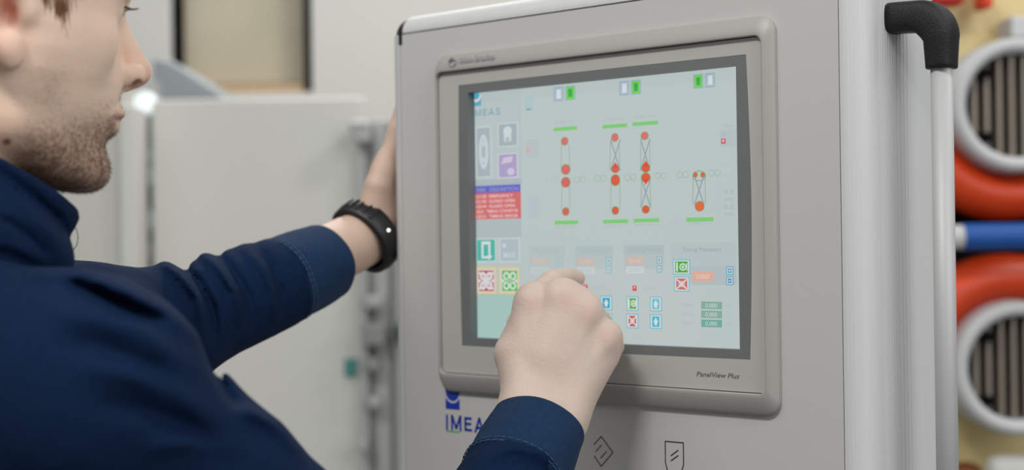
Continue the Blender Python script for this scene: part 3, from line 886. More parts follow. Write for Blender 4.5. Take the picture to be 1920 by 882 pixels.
# bezel lettering
bx, bz = P(1306, 706, -.0064); bx2, _ = P(1386, 711, -.0064)
place_text('model_lettering', 'PanelView Plus', bx, bz, bx2 - bx, P(1306, 697)[1] - P(1306, 706)[1], -.00635, M['grey_ink'], term, bold=0.006, shear=0.22)
bx, bz = P(861, 119, -.0086); bx2, _ = P(931, 112, -.0086)
place_text('brand_lettering', 'Allen-Bradley', bx, bz, bx2 - bx, .0052, -.0104, M['relief_ink'], bezel, bold=0.015, shear=0.25)
bm = bmesh.new(); c = P(850, 117, -.0086)
ring_prism(bm, [(c[0] + .0052 * math.cos(a), c[1] + .0046 * math.sin(a)) for a in [2 * math.pi * k / 8 + .39 for k in range(8)]], [(c[0] + .0042 * math.cos(a), c[1] + .0036 * math.sin(a)) for a in [2 * math.pi * k / 8 + .39 for k in range(8)]], -.0106, -.0084)
obj('brand_emblem', bm, M['relief_ink'], bezel)

#PERSON_SECTION
# ==================================================================
# PERSON  (all shapes in view-frame millimetres, then placed in the world)
# ==================================================================
def surface_net(field, lo, hi, h, B=8, seedpad=1.2):
    lo = np.array(lo, float); hi = np.array(hi, float)
    bs = h * B
    nb = np.ceil((hi - lo) / bs).astype(int)
    # coarse-to-fine: super blocks of 4, then blocks
    def centres(idx, size): return lo + (idx + 0.5) * size
    sup = 4
    ns = np.ceil(nb / sup).astype(int)
    I = np.stack(np.meshgrid(*[np.arange(n) for n in ns], indexing='ij'), -1).reshape(-1, 3)
    d = field(centres(I, bs * sup))
    I = I[np.abs(d) < bs * sup * 0.87 * seedpad + 22]
    off = np.stack(np.meshgrid(*[np.arange(sup)] * 3, indexing='ij'), -1).reshape(-1, 3)
    J = (I[:, None, :] * sup + off[None]).reshape(-1, 3)
    J = J[(J < nb).all(1)]
    d = field(centres(J, bs))
    J = J[np.abs(d) < bs * 0.87 * seedpad + 9]
    g = np.stack(np.meshgrid(*[np.arange(B + 1)] * 3, indexing='ij'), -1)
    V = []; keys = []; quads = []
    N = nb * B + 3
    def key(c): return (c[..., 0] * N[1] + c[..., 1]) * N[2] + c[..., 2]
    edges = [((0,0,0),(1,0,0)),((0,1,0),(1,1,0)),((0,0,1),(1,0,1)),((0,1,1),(1,1,1)),
             ((0,0,0),(0,1,0)),((1,0,0),(1,1,0)),((0,0,1),(0,1,1)),((1,0,1),(1,1,1)),
             ((0,0,0),(0,0,1)),((1,0,0),(1,0,1)),((0,1,0),(0,1,1)),((1,1,0),(1,1,1))]
    for s in range(0, len(J), 600):
        jb = J[s:s + 600]
        gi = jb[:, None, None, None, :] * B + g[None]
        F = field((lo + gi.reshape(-1, 3) * h)).reshape(gi.shape[:-1])
        S = F < 0
        C = {}
        for a in (0, 1):
            for b in (0, 1):
                for c in (0, 1):
                    C[a, b, c] = F[:, a:B + a, b:B + b, c:B + c]
        cnt = sum((C[k] < 0).astype(np.int8) for k in C)
        act = (cnt > 0) & (cnt < 8)
        ii = np.argwhere(act)
        if len(ii) == 0: continue
        base = jb[ii[:, 0]] * B + ii[:, 1:]
        acc = np.zeros((len(ii), 3)); w_ = np.zeros(len(ii))
        cv = {k: C[k][act] for k in C}
        for a, b in edges:
            fa, fb = cv[a], cv[b]
            mk = (fa < 0) != (fb < 0)
            t = np.where(mk, fa / np.where(mk, fa - fb, 1), 0)
            p = np.array(a)[None] + t[:, None] * (np.array(b) - np.array(a))[None]
            acc += p * mk[:, None]; w_ += mk
        V.append(lo + (base + acc / w_[:, None]) * h); keys.append(key(base))
        for ax in range(3):
            o = [0, 0, 0]; o[ax] = 1
            f0, f1 = cv[0, 0, 0], cv[tuple(o)]
            mk = (f0 < 0) != (f1 < 0)
            bb_ = base[mk]; flip = f0[mk] < 0
            e1 = np.zeros(3, int); e2 = np.zeros(3, int); e1[(ax + 1) % 3] = 1; e2[(ax + 2) % 3] = 1
            q = np.stack([key(bb_), key(bb_ - e1), key(bb_ - e1 - e2), key(bb_ - e2)], 1)
            q[flip] = q[flip][:, ::-1]
            quads.append(q)
    V = np.concatenate(V); K = np.concatenate(keys); Q = np.concatenate(quads)
    K, ui = np.unique(K, return_index=True); V = V[ui]
    pos = np.searchsorted(K, Q); pos = np.clip(pos, 0, len(K) - 1)
    good = (K[pos] == Q).all(1)
    Q = pos[good]
    return V, Q

def smin(a, b, k):
    h = np.clip(0.5 + 0.5 * (b - a) / k, 0, 1)
    return b + (a - b) * h - k * h * (1 - h)
def smax(a, b, k): return -smin(-a, -b, k)
def cap(p, a, b, ra, rb=None):
    a = np.asarray(a, float); b = np.asarray(b, float)
    rb = ra if rb is None else rb
    ba = b - a; t = np.clip(((p - a) @ ba) / (ba @ ba), 0, 1)
    return np.linalg.norm(p - a - t[:, None] * ba, axis=1) - (ra + (rb - ra) * t)
def ell(p, c, r, R=None):
    q = p - np.asarray(c, float)
    if R is not None: q = q @ R
    r = np.asarray(r, float)
    k0 = np.linalg.norm(q / r, axis=1); k1 = np.linalg.norm(q / (r * r), axis=1)
    return k0 * (k0 - 1) / np.maximum(k1, 1e-9)
def polyl(p, pts, r):
    d = None
    rs = r if hasattr(r, '__len__') else [r] * len(pts)
    for i in range(len(pts) - 1):
        e = cap(p, pts[i], pts[i + 1], rs[i], rs[i + 1])
        d = e if d is None else np.minimum(d, e)
    return d
def local(fn, c, rad):
    """evaluate fn only near c; elsewhere a rough positive distance"""
    c = np.asarray(c, float)
    def g(p):
        dist = np.linalg.norm(p - c, axis=1)
        out = dist - rad + 30.0
        mk = dist < rad
        if mk.any(): out[mk] = fn(p[mk])
        return out
    return g

# ---------------- head frame
HO = view(-35, 58, 1080)
fa = math.radians(38)
hF = np.array([math.cos(fa), 0.0, math.sin(fa)]); hR = np.array([math.sin(fa), 0.0, -math.cos(fa)]); hU = np.array([0, -1.0, 0])
tl = math.radians(2.0)     # slight chin-down tilt
hF, hU = hF * math.cos(tl) - hU * math.sin(tl), hU * math.cos(tl) + hF * math.sin(tl)
HB3 = np.stack([hF, hR, hU], 1)      # columns
def to_head(p): return (p - HO) @ HB3
def from_head(q): return HO + np.asarray(q, float) @ HB3.T

TU = np.array([-109, -103, -97.5, -90.5, -81, -72, -62, -52, -42, -30, -15, 0, 12, 25, 40, 62, 85])
TF = np.array([66, 78, 85, 89, 90, 88.5, 92, 95, 98, 100, 98, 95, 92, 98, 99, 95, 80])
TB = np.array([44, 30, 16, 4, -8, -16, -22, -24, -24, -24, -24, -24, -24, -24, -24, -24, -20])
TW = np.array([14, 24, 34, 43, 50, 55, 58, 61, 64, 67, 69, 70, 70, 70, 71, 70, 60])
TP = np.array([.38, .38, .38, .38, .38, .39, .40, .41, .43, .44, .42, .36, .26, .16, .10, .05, 0])
def head_field(p):
    q = to_head(p)
    F, R, U = q[:, 0], q[:, 1], q[:, 2]
    fr = np.interp(U, TU, TF); bk = np.interp(U, TU, TB); w_ = np.interp(U, TU, TW); tp = np.interp(U, TU, TP)
    c = (fr + bk) / 2; d = (fr - bk) / 2
    s = (F - c) / d
    ww = w_ * (1 - tp * np.clip(s, -1, 1.2))
    n = np.where(s > 0, 2.0, 2.35)
    r = (np.abs(R / ww) ** n + np.abs(s) ** n) ** (1 / n)
    f = (r - 1) * np.minimum(d, ww) * 0.92
    f = smax(f, (-104.5 - U), 12)
    f = smax(f, (U - 70), 20)
    cran = ell(q, (-4, 0, 42), (98, 76, 80))
    f = smin(f, cran, 16)
    # neck
    nk = cap(q, (-22, 0, -35), (-52, 0, -190), 54, 62)
    f = smin(f, nk, 16)
    aR = np.abs(R)
    m_ = np.stack([F, aR, U], 1)
    # brow, cheek bones, chin
    f = smin(f, cap(m_, (93, 8, 38), (80, 46, 38), 8, 7), 12)
    f = smin(f, ell(m_, (50, 50, -6), (22, 12, 16)), 24)
    f = smin(f, ell(q, (76, 0, -92), (15, 20, 13)), 10)
    f = smin(f, cap(m_, (2, 50, -66), (62, 32, -92), 12, 11), 14)       # jaw border
    # eye sockets
    f = smax(f, -ell(m_, (95, 30, 24), (13, 16, 9)), 9)
    f = smin(f, ell(m_, (73, 31, 21), (14.5, 15, 13.6)), 3)             # lids
    f = smax(f, -ell(m_, (89, 31, 20), (9.5, 12.5, 4.6)), 1.5)          # lid opening
    # nose
    ns = polyl(q, [(91, 0, 24), (100, 0, 10), (108, 0, -4), (112, 0, -14)], [6.5, 7, 8, 9])
    f = smin(f, ns, 9)
    f = smin(f, ell(q, (112.5, 0, -17.5), (11, 10, 9.5)), 6)
    f = smin(f, ell(m_, (103, 12.5, -20.5), (11.5, 6.5, 8.5)), 4)
    f = smin(f, cap(q, (110, 0, -24.5), (98, 0, -31), 4.5, 5), 4)
    f = smax(f, -ell(m_, (107.5, 8.0, -27.5), (6.0, 4.2, 5.6)), 2)
    f = smax(f, -cap(m_, (107, 10, -23.5), (106, 19, -30), 3.2), 1.6)
    f = smax(f, -cap(m_, (95, 19.5, -20), (97, 18.5, -29), 1.0), 2.5)     # alar crease
    # mouth
    arch = lambda r0: [(84, 26, -51.5), (93, 16, -50.5), (99.5, 6, -49)]
    up = np.minimum(cap(m_, (83, 25, -51.5), (94, 15, -49.5), 2.2, 4.6), cap(m_, (94, 15, -49.5), (99, 0, -48), 4.6, 5.2))
    f = smin(f, up, 4)
    lw = np.minimum(cap(m_, (83, 24, -54), (90, 14, -58.5), 2.0, 5.0), cap(m_, (90, 14, -58.5), (92.5, 0, -60), 5.0, 6.2))
    f = smin(f, lw, 4)
    gr = np.minimum(cap(m_, (86, 27, -52.5), (98, 15, -53.4), 1.3, 1.3), cap(m_, (98, 15, -53.4), (105, 0, -53.6), 1.3, 1.4))
    f = smax(f, -gr, 2.2)
    f = smax(f, -cap(q, (103, 0, -35), (105, 0, -42), 2.2), 3.5)      # philtrum
    # ear (near side only is seen, both built)
    m0 = m_; m_ = m_ - np.array([-2.0, 0, 4.5])
    er = ell(m_, (-14, 71, -2), (17, 6, 31))
    er = smin(er, polyl(m_, [(2, 74, 8), (-2, 79, 24), (-16, 82, 30), (-30, 80, 18), (-31, 78, 0), (-22, 77, -16), (-12, 76, -26)], [4, 4.5, 4.6, 4.5, 4.2, 4.5, 5]), 4)
    er = smax(er, -ell(m_, (-13, 80, 4), (10, 9, 15)), 4)
    er = smax(er, -ell(m_, (-4, 76, -3), (4, 14, 8)), 2)
    er = smin(er, ell(m_, (-7, 76.5, -25), (9.5, 6.5, 12.5)), 4)
    er = smin(er, ell(m_, (5, 74, 2), (6, 5, 8)), 4)                   # tragus
    f = smin(f, er, 5)
    return f

# ---------------- right hand (touching the screen)
WR = view(1016, 785, 1292)
ER = np.array([-72.0, 300, 1105]); SR = view(150, 752, 960)
NB = from_head((-48, 0, -165))
rh = dict(
 w1=view(978, 778, 1292), w2=view(1058, 790, 1294),
 i0=view(1001, 563, 1322), i1=view(1034, 529, 1362), i2=view(1060, 521, 1384), i3=view(1080, 523, 1393.5),
 m0=view(1052, 557, 1315), m1=view(1078, 566, 1361), m2=view(1086, 606, 1376), m3=view(1078, 634, 1360),
 r0=view(1098, 585, 1312), r1=view(1124, 602, 1357), r2=view(1124, 640, 1369), r3=view(1108, 662, 1352),
 l0=view(1136, 630, 1314), l1=view(1150, 650, 1345), l2=view(1141, 676, 1354), l3=view(1124, 690, 1340),
 t0=view(986, 742, 1300), t1=view(957, 665, 1320), t2=view(975, 606, 1350), t3=view(1012, 576, 1366))
def rhand_field(p):
    h = rh
    f = cap(p, ER * .75 + WR * .25, WR * .93 + ER * .07, 22, 27)
    f = smin(f, cap(p, h['w1'], h['w2'], 16.5), 16)
    ins = np.array([0, 0, 7.0])
    f = smin(f, cap(p, h['w1'] + ins * .4, h['i0'] + ins, 17, 13.5), 18)
    f = smin(f, cap(p, WR * .5 + h['m0'] * .5 + ins, (h['m0'] + h['r0']) / 2 + ins, 18, 15), 14)
    f = smin(f, cap(p, WR + ins * .3, h['m0'] + ins, 17, 15), 12)
    f = smin(f, cap(p, h['w2'] + ins * .4, h['r0'] + ins, 16, 14), 12)
    f = smin(f, cap(p, h['w2'] + ins, h['l0'] + ins, 15, 12.5), 12)
    f = smin(f, cap(p, h['w2'] + ins * 1.5 + np.array([6, -12, 0]), h['l0'] + ins * 1.5 + np.array([-2, 16, 0]), 13, 14), 12)    # heel of the hand
    for k, r in (('i', (11.6, 9.8, 8.7, 7.9)), ('m', (11.8, 10, 9, 8)), ('r', (11.2, 9.6, 8.6, 7.8)), ('l', (10.2, 8.8, 7.9, 7.2))):
        a, b, c, d = [h[k + str(i)] for i in range(4)]
        e = smin(cap(p, a + ins * .5, b, r[0], r[1]), cap(p, b, c, r[1], r[2]), 2.5)
        e = smin(e, cap(p, c, d, r[2], r[3]), 2)
        f = smin(f, e, 5)
    # knuckle heads
    for k, r in (('i', 11.5), ('m', 11.8), ('r', 11), ('l', 10)):
        f = smin(f, np.linalg.norm(p - (h[k + '0'] + np.array([0, 3, 4.6])), axis=1) - r, 11)
    # extensor tendons: faint ridges from the wrist to each knuckle
    for k in 'imrl':
        a = WR * .55 + h[k + '0'] * .45; b = h[k + '0']
        f = smin(f, cap(p, a + np.array([0, 0, -4.2]), b + np.array([0, 6, -5.0]), 1.5, 2.4), 8)
    e = smin(cap(p, h['t0'], h['t1'], 16, 12.5), cap(p, h['t1'], h['t2'], 12.5, 10.5), 4)
    e = smin(e, cap(p, h['t2'], h['t3'], 10.5, 9), 3)
    f = smin(f, e, 9)
    f = smin(f, ell(p, h['t1'] + np.array([10, 26, 4]), (18, 30, 17)), 12)
    f = smin(f, cap(p, h['t1'] + np.array([7, -4, 2]), h['i0'] + np.array([-1, 6, 6]), 13.5, 12.5), 12)
    return f

# ---------------- left hand, palm on the cabinet's left side face
XSL = XL - RC * 0.98 - .0004
def side(px, py, off, y=None):
    """point off mm outside the left side face that is seen at this picture position"""
    return w2v(on_plane(px, py, 0, XSL - off / 1000.0))
WL = view(686, 446, 1590)
def sidew(y, z, off): return w2v(np.array([XSL - off / 1000.0, y, z]))
q0 = on_plane(726, 330, 0, XSL - .014)
lh = {}
hz = q0[2]; hy = q0[1]
lw_ = v2w(WL)
lh['i0'] = sidew(hy, hz + .004, 15); lh['i1'] = sidew(hy + .012, hz + .046, 11); lh['i2'] = sidew(hy + .020, hz + .070, 9); lh['i3'] = sidew(hy + .027, hz + .088, 8)
lh['m0'] = sidew(hy + .022, hz + .006, 16); lh['m1'] = sidew(hy + .036, hz + .050, 11); lh['m2'] = sidew(hy + .044, hz + .076, 9.5); lh['m3'] = sidew(hy + .050, hz + .094, 8.5)
lh['r0'] = sidew(hy + .042, hz + .002, 15); lh['r1'] = sidew(hy + .058, hz + .042, 11); lh['r2'] = sidew(hy + .067, hz + .066, 9.5); lh['r3'] = sidew(hy + .073, hz + .082, 8.5)
lh['l0'] = sidew(hy + .060, hz - .008, 13); lh['l1'] = sidew(hy + .076, hz + .022, 10); lh['l2'] = sidew(hy + .085, hz + .040, 9); lh['l3'] = sidew(hy + .091, hz + .054, 8)
lh['t0'] = w2v(lw_ + np.array([.006, -.004, .018])); lh['t1'] = w2v(np.array([XSL - .020, hy - .018, hz - .040])); lh['t2'] = sidew(hy - .016, hz - .010, 12); lh['t3'] = sidew(hy - .006, hz + .016, 10.5)
ELB = np.array([-302.0, 82, 1395]); SL = np.array([-470.0, 62, 1200])
def lhand_field(p):
    h = lh
    f = cap(p, ELB * .6 + WL * .4, WL * .9 + ELB * .1, 36, 27)
    f = smin(f, cap(p, WL * .9 + ELB * .1, WL, 27, 25), 8)
    for k, r in (('i', 15), ('m', 15.5), ('r', 15), ('l', 13)):
        f = smin(f, cap(p, WL, h[k + '0'], 17, r), 14)
    for k, r in (('i', (11.6, 9.8, 8.7, 7.9)), ('m', (11.8, 10, 9, 8)), ('r', (11.2, 9.6, 8.6, 7.8)), ('l', (10.2, 8.8, 7.9, 7.2))):
        a, b, c, d = [h[k + str(i)] for i in range(4)]
        e = smin(cap(p, a, b, r[0], r[1]), cap(p, b, c, r[1], r[2]), 2.5)
        e = smin(e, cap(p, c, d, r[2], r[3]), 2)
        f = smin(f, e, 5)
    e = smin(cap(p, h['t0'], h['t1'], 17, 13), cap(p, h['t1'], h['t2'], 13, 10.5), 4)
    e = smin(e, cap(p, h['t2'], h['t3'], 10.5, 8.5), 3)
    return smin(f, e, 10)

PEL = np.array([-455.0, 520, 1045])
hd = local(head_field, from_head((0, 0, -20)), 260)
rhd = local(rhand_field, (WR + rh['m0']) / 2, 190)
lhd = local(lhand_field, (WL + lh['m0']) / 2, 200)
def body_field(p):
    f = hd(p)
    core = cap(p, NB, PEL, 45, 60)
    for a, b, r in ((NB, SR, 28), (SR, ER, 30), (ER, WR, 27), (NB, SL, 28), (SL, ELB, 30), (ELB, WL, 27)):
        core = smin(core, cap(p, a, a * .04 + b * .96 if r == 27 else b, r, r), 10)
    f = smin(f, core, 10)
    f = smin(f, rhd(p), 4)
    return smin(f, lhd(p), 4)

import time as _t
_t0 = _t.time()
V, Q = surface_net(body_field, (-640, -290, 880), (160, 620, 1720), 1.6)
print('body', len(V), len(Q), _t.time() - _t0)

def mesh_from(name, V, Q, cols=None):
    W = v2w(V)
    me = bpy.data.meshes.new(name)
    me.vertices.add(len(W)); me.vertices.foreach_set('co', W.ravel().astype(np.float32))
    me.loops.add(len(Q) * 4); me.loops.foreach_set('vertex_index', Q.ravel().astype(np.int32))
    me.polygons.add(len(Q)); me.polygons.foreach_set('loop_start', np.arange(0, len(Q) * 4, 4, dtype=np.int32))
    me.polygons.foreach_set('loop_total', np.full(len(Q), 4, np.int32))
    me.update(calc_edges=True); me.validate()
    me.polygons.foreach_set('use_smooth', [True] * len(me.polygons))
    if cols is not None:
        ca = me.color_attributes.new('Col', 'FLOAT_COLOR', 'POINT')
        ca.data.foreach_set('color', np.concatenate([cols, np.ones((len(cols), 1))], 1).ravel().astype(np.float32))
    return me
def relax(V, Q, n=2, lam=.5):
    """light laplacian smoothing of the net"""
    for _ in range(n):
        acc = np.zeros_like(V); c = np.zeros(len(V))
        for a, b in ((0, 1), (1, 2), (2, 3), (3, 0)):
            np.add.at(acc, Q[:, a], V[Q[:, b]]); np.add.at(c, Q[:, a], 1)
            np.add.at(acc, Q[:, b], V[Q[:, a]]); np.add.at(c, Q[:, b], 1)
        V = V + lam * (acc / np.maximum(c, 1)[:, None] - V)
    return V
V = relax(V, Q, 1, .4)
def vnoise(p, s, seed=0):
    """smooth value noise"""
    r = np.random.default_rng(seed); T = r.random((32, 32, 32))
    x = p / s; i = np.floor(x).astype(int); f = x - i; f = f * f * (3 - 2 * f); i %= 32; j = (i + 1) % 32
    g = lambda a, b, c: T[a, b, c]
    def l(a, b, t): return a + (b - a) * t
    x0 = l(g(i[:, 0], i[:, 1], i[:, 2]), g(j[:, 0], i[:, 1], i[:, 2]), f[:, 0]); x1 = l(g(i[:, 0], j[:, 1], i[:, 2]), g(j[:, 0], j[:, 1], i[:, 2]), f[:, 0])
    x2 = l(g(i[:, 0], i[:, 1], j[:, 2]), g(j[:, 0], i[:, 1], j[:, 2]), f[:, 0]); x3 = l(g(i[:, 0], j[:, 1], j[:, 2]), g(j[:, 0], j[:, 1], j[:, 2]), f[:, 0])
    return l(l(x0, x1, f[:, 1]), l(x2, x3, f[:, 1]), f[:, 2])
def sstep(a, b, x):
    t = np.clip((x - a) / (b - a), 0, 1); return t * t * (3 - 2 * t)
L3 = lambda c: np.array(lin(c)[:3])
def beard_mask(q):
    F, R, U = q[:, 0], np.abs(q[:, 1]), q[:, 2]
    jaw = sstep(-38, -78, U + (F - 50) * 0.22 * -1) * sstep(-8, 18, F) * sstep(-128, -108, U)
    lips = np.exp(-(((U + 54) / 9) ** 2 + (np.maximum(R - 14, 0) / 10) ** 2)) * sstep(82, 90, F)
    mous = np.exp(-(((U + 40) / 6) ** 2)) * sstep(88, 95, F) * sstep(32, 24, R) * .55
    side_ = sstep(-5, -40, U) * np.exp(-(((F - 22) / 16) ** 2)) * .35
    return np.clip(np.maximum(np.maximum(jaw, mous), side_) * (1 - lips), 0, 1)
def skin_cols(V):
    q = to_head(V); F, R, U = q[:, 0], np.abs(q[:, 1]), q[:, 2]
    nearhead = np.linalg.norm(V - HO, axis=1) < 230
    n1 = vnoise(V, 14, 1)[:, None]; n2 = vnoise(V, 4, 2)[:, None]; n3 = vnoise(V, 1.9, 3)[:, None]
    base = L3((233, 204, 182))
    col = base[None] * (0.94 + 0.08 * n1 + 0.05 * n2)
    hand = L3((200, 181, 168))
    col = np.where(nearhead[:, None], col, hand[None] * (0.95 + 0.06 * n1 + 0.05 * n2))
    far_ = ((V[:, 2] > 1440) & ~nearhead)[:, None]
    col = np.where(far_, L3((206, 178, 160))[None] * (0.95 + 0.08 * n1), col)
    mott = ((n1 - .5) * .16 + (n2 - .5) * .14)
    col = col * (1 - np.clip(mott, 0, 1)) + L3((206, 140, 118))[None] * np.clip(mott, 0, 1)
    # knuckle redness
    red = np.zeros(len(V))
    for k in 'imrl':
        red += np.exp(-(np.linalg.norm(V - rh[k + '0'] - np.array([2, 2, -8]), axis=1) / 9) ** 2) * .16
    red += np.exp(-(np.linalg.norm(V - rh['i3'], axis=1) / 9) ** 2) * .4
    red += np.exp(-(np.linalg.norm((V - view(1160, 635, 1330)) * np.array([1, .6, .5]), axis=1) / 7) ** 2) * .4
    H = nearhead
    noser = np.exp(-((F - 114) / 12) ** 2 - (R / 16) ** 2 - ((U + 22) / 14) ** 2) * .55
    lobe = np.exp(-(((F + 15) / 12) ** 2 + ((U + 18) / 12) ** 2)) * sstep(70, 74, R) * .25
    red = red + H * (noser + lobe)
    redc = L3((214, 138, 122))
    red = np.clip(red, 0, 1)[:, None]
    col = col * (1 - red) + redc * red
    # ear hollow: deep orange red translucent skin
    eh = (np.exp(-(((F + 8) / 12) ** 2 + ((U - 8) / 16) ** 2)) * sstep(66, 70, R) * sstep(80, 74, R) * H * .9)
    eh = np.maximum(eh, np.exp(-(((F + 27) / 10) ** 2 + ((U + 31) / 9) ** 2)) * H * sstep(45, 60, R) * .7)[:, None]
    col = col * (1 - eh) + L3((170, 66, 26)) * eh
    # neck warmer
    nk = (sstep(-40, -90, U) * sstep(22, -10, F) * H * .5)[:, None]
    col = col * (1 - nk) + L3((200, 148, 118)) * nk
    # lips
    lp = np.exp(-(((U + 52.5) / 5.5) ** 2)) * sstep(27, 22, R) * sstep(82, 88, F) * H
    col = col * (1 - .5 * lp[:, None]) + L3((178, 122, 112)) * .5 * lp[:, None]
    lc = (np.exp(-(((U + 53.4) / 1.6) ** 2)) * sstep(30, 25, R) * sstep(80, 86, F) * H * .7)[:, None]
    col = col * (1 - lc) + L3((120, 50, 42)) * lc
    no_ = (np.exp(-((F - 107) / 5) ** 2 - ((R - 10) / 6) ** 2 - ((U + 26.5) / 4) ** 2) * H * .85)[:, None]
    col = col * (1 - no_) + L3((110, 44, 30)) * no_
    # beard shade with speckle
    b = beard_mask(q) * H
    sp = np.clip(b ** 1.3 * (0.62 + 0.7 * (n3[:, 0] - .4)), 0, .9)[:, None]
    col = col * (1 - sp) + L3((104, 70, 46)) * sp
    # eyebrow and mole
    mp = from_head((-8, 58, -72))
    return col, q
COLS, HQ = skin_cols(V)
# mole on the neck: the skin point seen at (15, 268)
dpx = np.stack([960 + V[:, 0] / V[:, 2] * FPX, 441 + V[:, 1] / V[:, 2] * FPX], 1)
md = np.where((np.abs(dpx[:, 0] - 15) < 3) & (np.abs(dpx[:, 1] - 268) < 3), V[:, 2], 1e9); mi = int(np.argmin(md))
mm_ = np.exp(-(np.linalg.norm((V - V[mi]) * np.array([1, .75, 1]), axis=1) / 2.6) ** 4)[:, None]
COLS = COLS * (1 - .9 * mm_) + L3((120, 44, 28)) * .9 * mm_

sk = bpy.data.materials.new('skin'); sk.use_nodes = True
nt = sk.node_tree; pb = nt.nodes['Principled BSDF']
a_ = nt.nodes.new('ShaderNodeAttribute'); a_.attribute_name = 'Col'
nt.links.new(a_.outputs['Color'], pb.inputs['Base Color'])
pb.inputs['Roughness'].default_value = 0.52; pb.inputs['Specular IOR Level'].default_value = 0.35
pb.inputs['Subsurface Weight'].default_value = 0.18; pb.inputs['Subsurface Radius'].default_value = (1.0, 0.35, 0.2); pb.inputs['Subsurface Scale'].default_value = 0.006
tc = nt.nodes.new('ShaderNodeTexCoord')
n_ = nt.nodes.new('ShaderNodeTexNoise'); n_.inputs['Scale'].default_value = 420; n_.inputs['Detail'].default_value = 3
nt.links.new(tc.outputs['Object'], n_.inputs['Vector'])
bp = nt.nodes.new('ShaderNodeBump'); bp.inputs['Strength'].default_value = .35; bp.inputs['Distance'].default_value = .0009
nt.links.new(n_.outputs['Fac'], bp.inputs['Height']); nt.links.new(bp.outputs[0], pb.inputs['Normal'])

floor_pt = v2w(PEL); floor_pt[2] = 0
person = thing('person', 'man in a navy sweatshirt, one hand on the touch screen, other on the cabinet edge', 'person', tuple(floor_pt))
body = link('body', mesh_from('body', V, Q, COLS), sk, person)

# ---------------- stubble: short tapered hairs on the jaw
bmk = beard_mask(HQ) * (np.linalg.norm(V - HO, axis=1) < 230)
idx = np.where((bmk > .12) & (HQ[:, 1] > -30))[0]
wgt = bmk[idx] ** 1.2; wgt /= wgt.sum()
# normals by finite differences of the head field
def grad(fn, p, e=.6):
    g = np.stack([fn(p + np.array(d)) - fn(p - np.array(d)) for d in ((e, 0, 0), (0, e, 0), (0, 0, e))], 1)
    return g / (np.linalg.norm(g, axis=1)[:, None] + 1e-9)
NH = 9000
ch = RNG.choice(idx, NH, p=wgt)
hp0 = V[ch] + RNG.normal(0, .7, (NH, 3)); nn_ = grad(head_field, hp0)
hp0 -= nn_ * (head_field(hp0)[:, None] + .2)
dirs = nn_ * .75 - hU * .55 + hF * .1 + RNG.normal(0, .28, (NH, 3)); dirs /= np.linalg.norm(dirs, axis=1)[:, None]
ln = (1.2 + 1.5 * RNG.random(NH)) * (.7 + .5 * bmk[ch])
s1 = np.cross(dirs, np.array([.3, .5, .8])); s1 /= np.linalg.norm(s1, axis=1)[:, None]; s2 = np.cross(dirs, s1)
rw = .10
vv = np.concatenate([hp0 + s1 * rw, hp0 - s1 * rw * .5 + s2 * rw * .87, hp0 - s1 * rw * .5 - s2 * rw * .87, hp0 + dirs * ln[:, None]])
k = np.arange(NH)
tri = np.concatenate([np.stack([k, k + NH, k + 3 * NH], 1), np.stack([k + NH, k + 2 * NH, k + 3 * NH], 1), np.stack([k + 2 * NH, k, k + 3 * NH], 1)])
me = bpy.data.meshes.new('stubble'); me.from_pydata(v2w(vv).tolist(), [], tri.tolist())
M['hair'] = mat('brown_hair', (92, 62, 40), 0.5)
M['scalp_hair'] = mat('scalp_hair', (84, 56, 36), 0.6, bump=1.0, bscale=60, noise=.3, nscale=60, stretch=(6, 6, 1.2))
st = link('stubble', me, M['hair'], person); st['kind'] = 'stuff'

# ---------------- hair: scalp shell with hairline + locks in front of the ear
def hair_field(p):
    q = to_head(p)
    m_ = np.stack([q[:, 0], np.abs(q[:, 1]), q[:, 2]], 1)
    f = ell(q, (-6, 0, 46), (104, 82, 86))
    f = smin(f, cap(m_, (8, 66, 30), (10, 68, 16), 9, 5), 8)
    # hairline: forehead slope, temples, nape
    f = smax(f, (q[:, 0] * .75 - q[:, 2] * .66 - 14 + 12 * np.exp(-((q[:, 0] - 26) / 9) ** 2) * -1), 5)
    f = smax(f, -(q[:, 2] + 42), 6)
    f = smax(f, -ell(m_, (-14, 76, 0), (24, 18, 34)), 5)
    f = f + 3.0 * (vnoise(q * np.array([1, 1, .25]), 5, 8) - .5)
    return f
Vh, Qh = surface_net(hair_field, HO - 160, HO + 160, 2.6)
hair = link('hair', mesh_from('hair', Vh, Qh), M['scalp_hair'], person)
bm = bmesh.new()
for k in range(520):
    t = RNG.random()
    f0 = 5 + 26 * t + RNG.normal(0, 1.5)
    a = np.array([f0 - 8, 77 - 4 * t, 52 + 6 * RNG.random()])
    end = 18 - 25 * math.exp(-((f0 - 21) / 5) ** 2) - 14 * math.exp(-((f0 - 11) / 4) ** 2) + RNG.normal(0, 3)
    b = np.array([f0 + 2 + RNG.normal(0, 2), 79.5 - 4 * t, (52 + end) / 2]); c = np.array([f0 + 4 + RNG.normal(0, 2.5), 76 - 4 * t, end])
    pts = [a * (1 - s) ** 2 + b * 2 * s * (1 - s) + c * s * s for s in (0, .25, .5, .75, 1)]
    tube(bm, [tuple(v2w(from_head(q_)[None])[0]) for q_ in pts], [.0003, .00034, .0003, .0002, .00005], 4)
obj('hair_lock', bm, mat('light_brown_hair', (128, 88, 58), 0.5), hair)

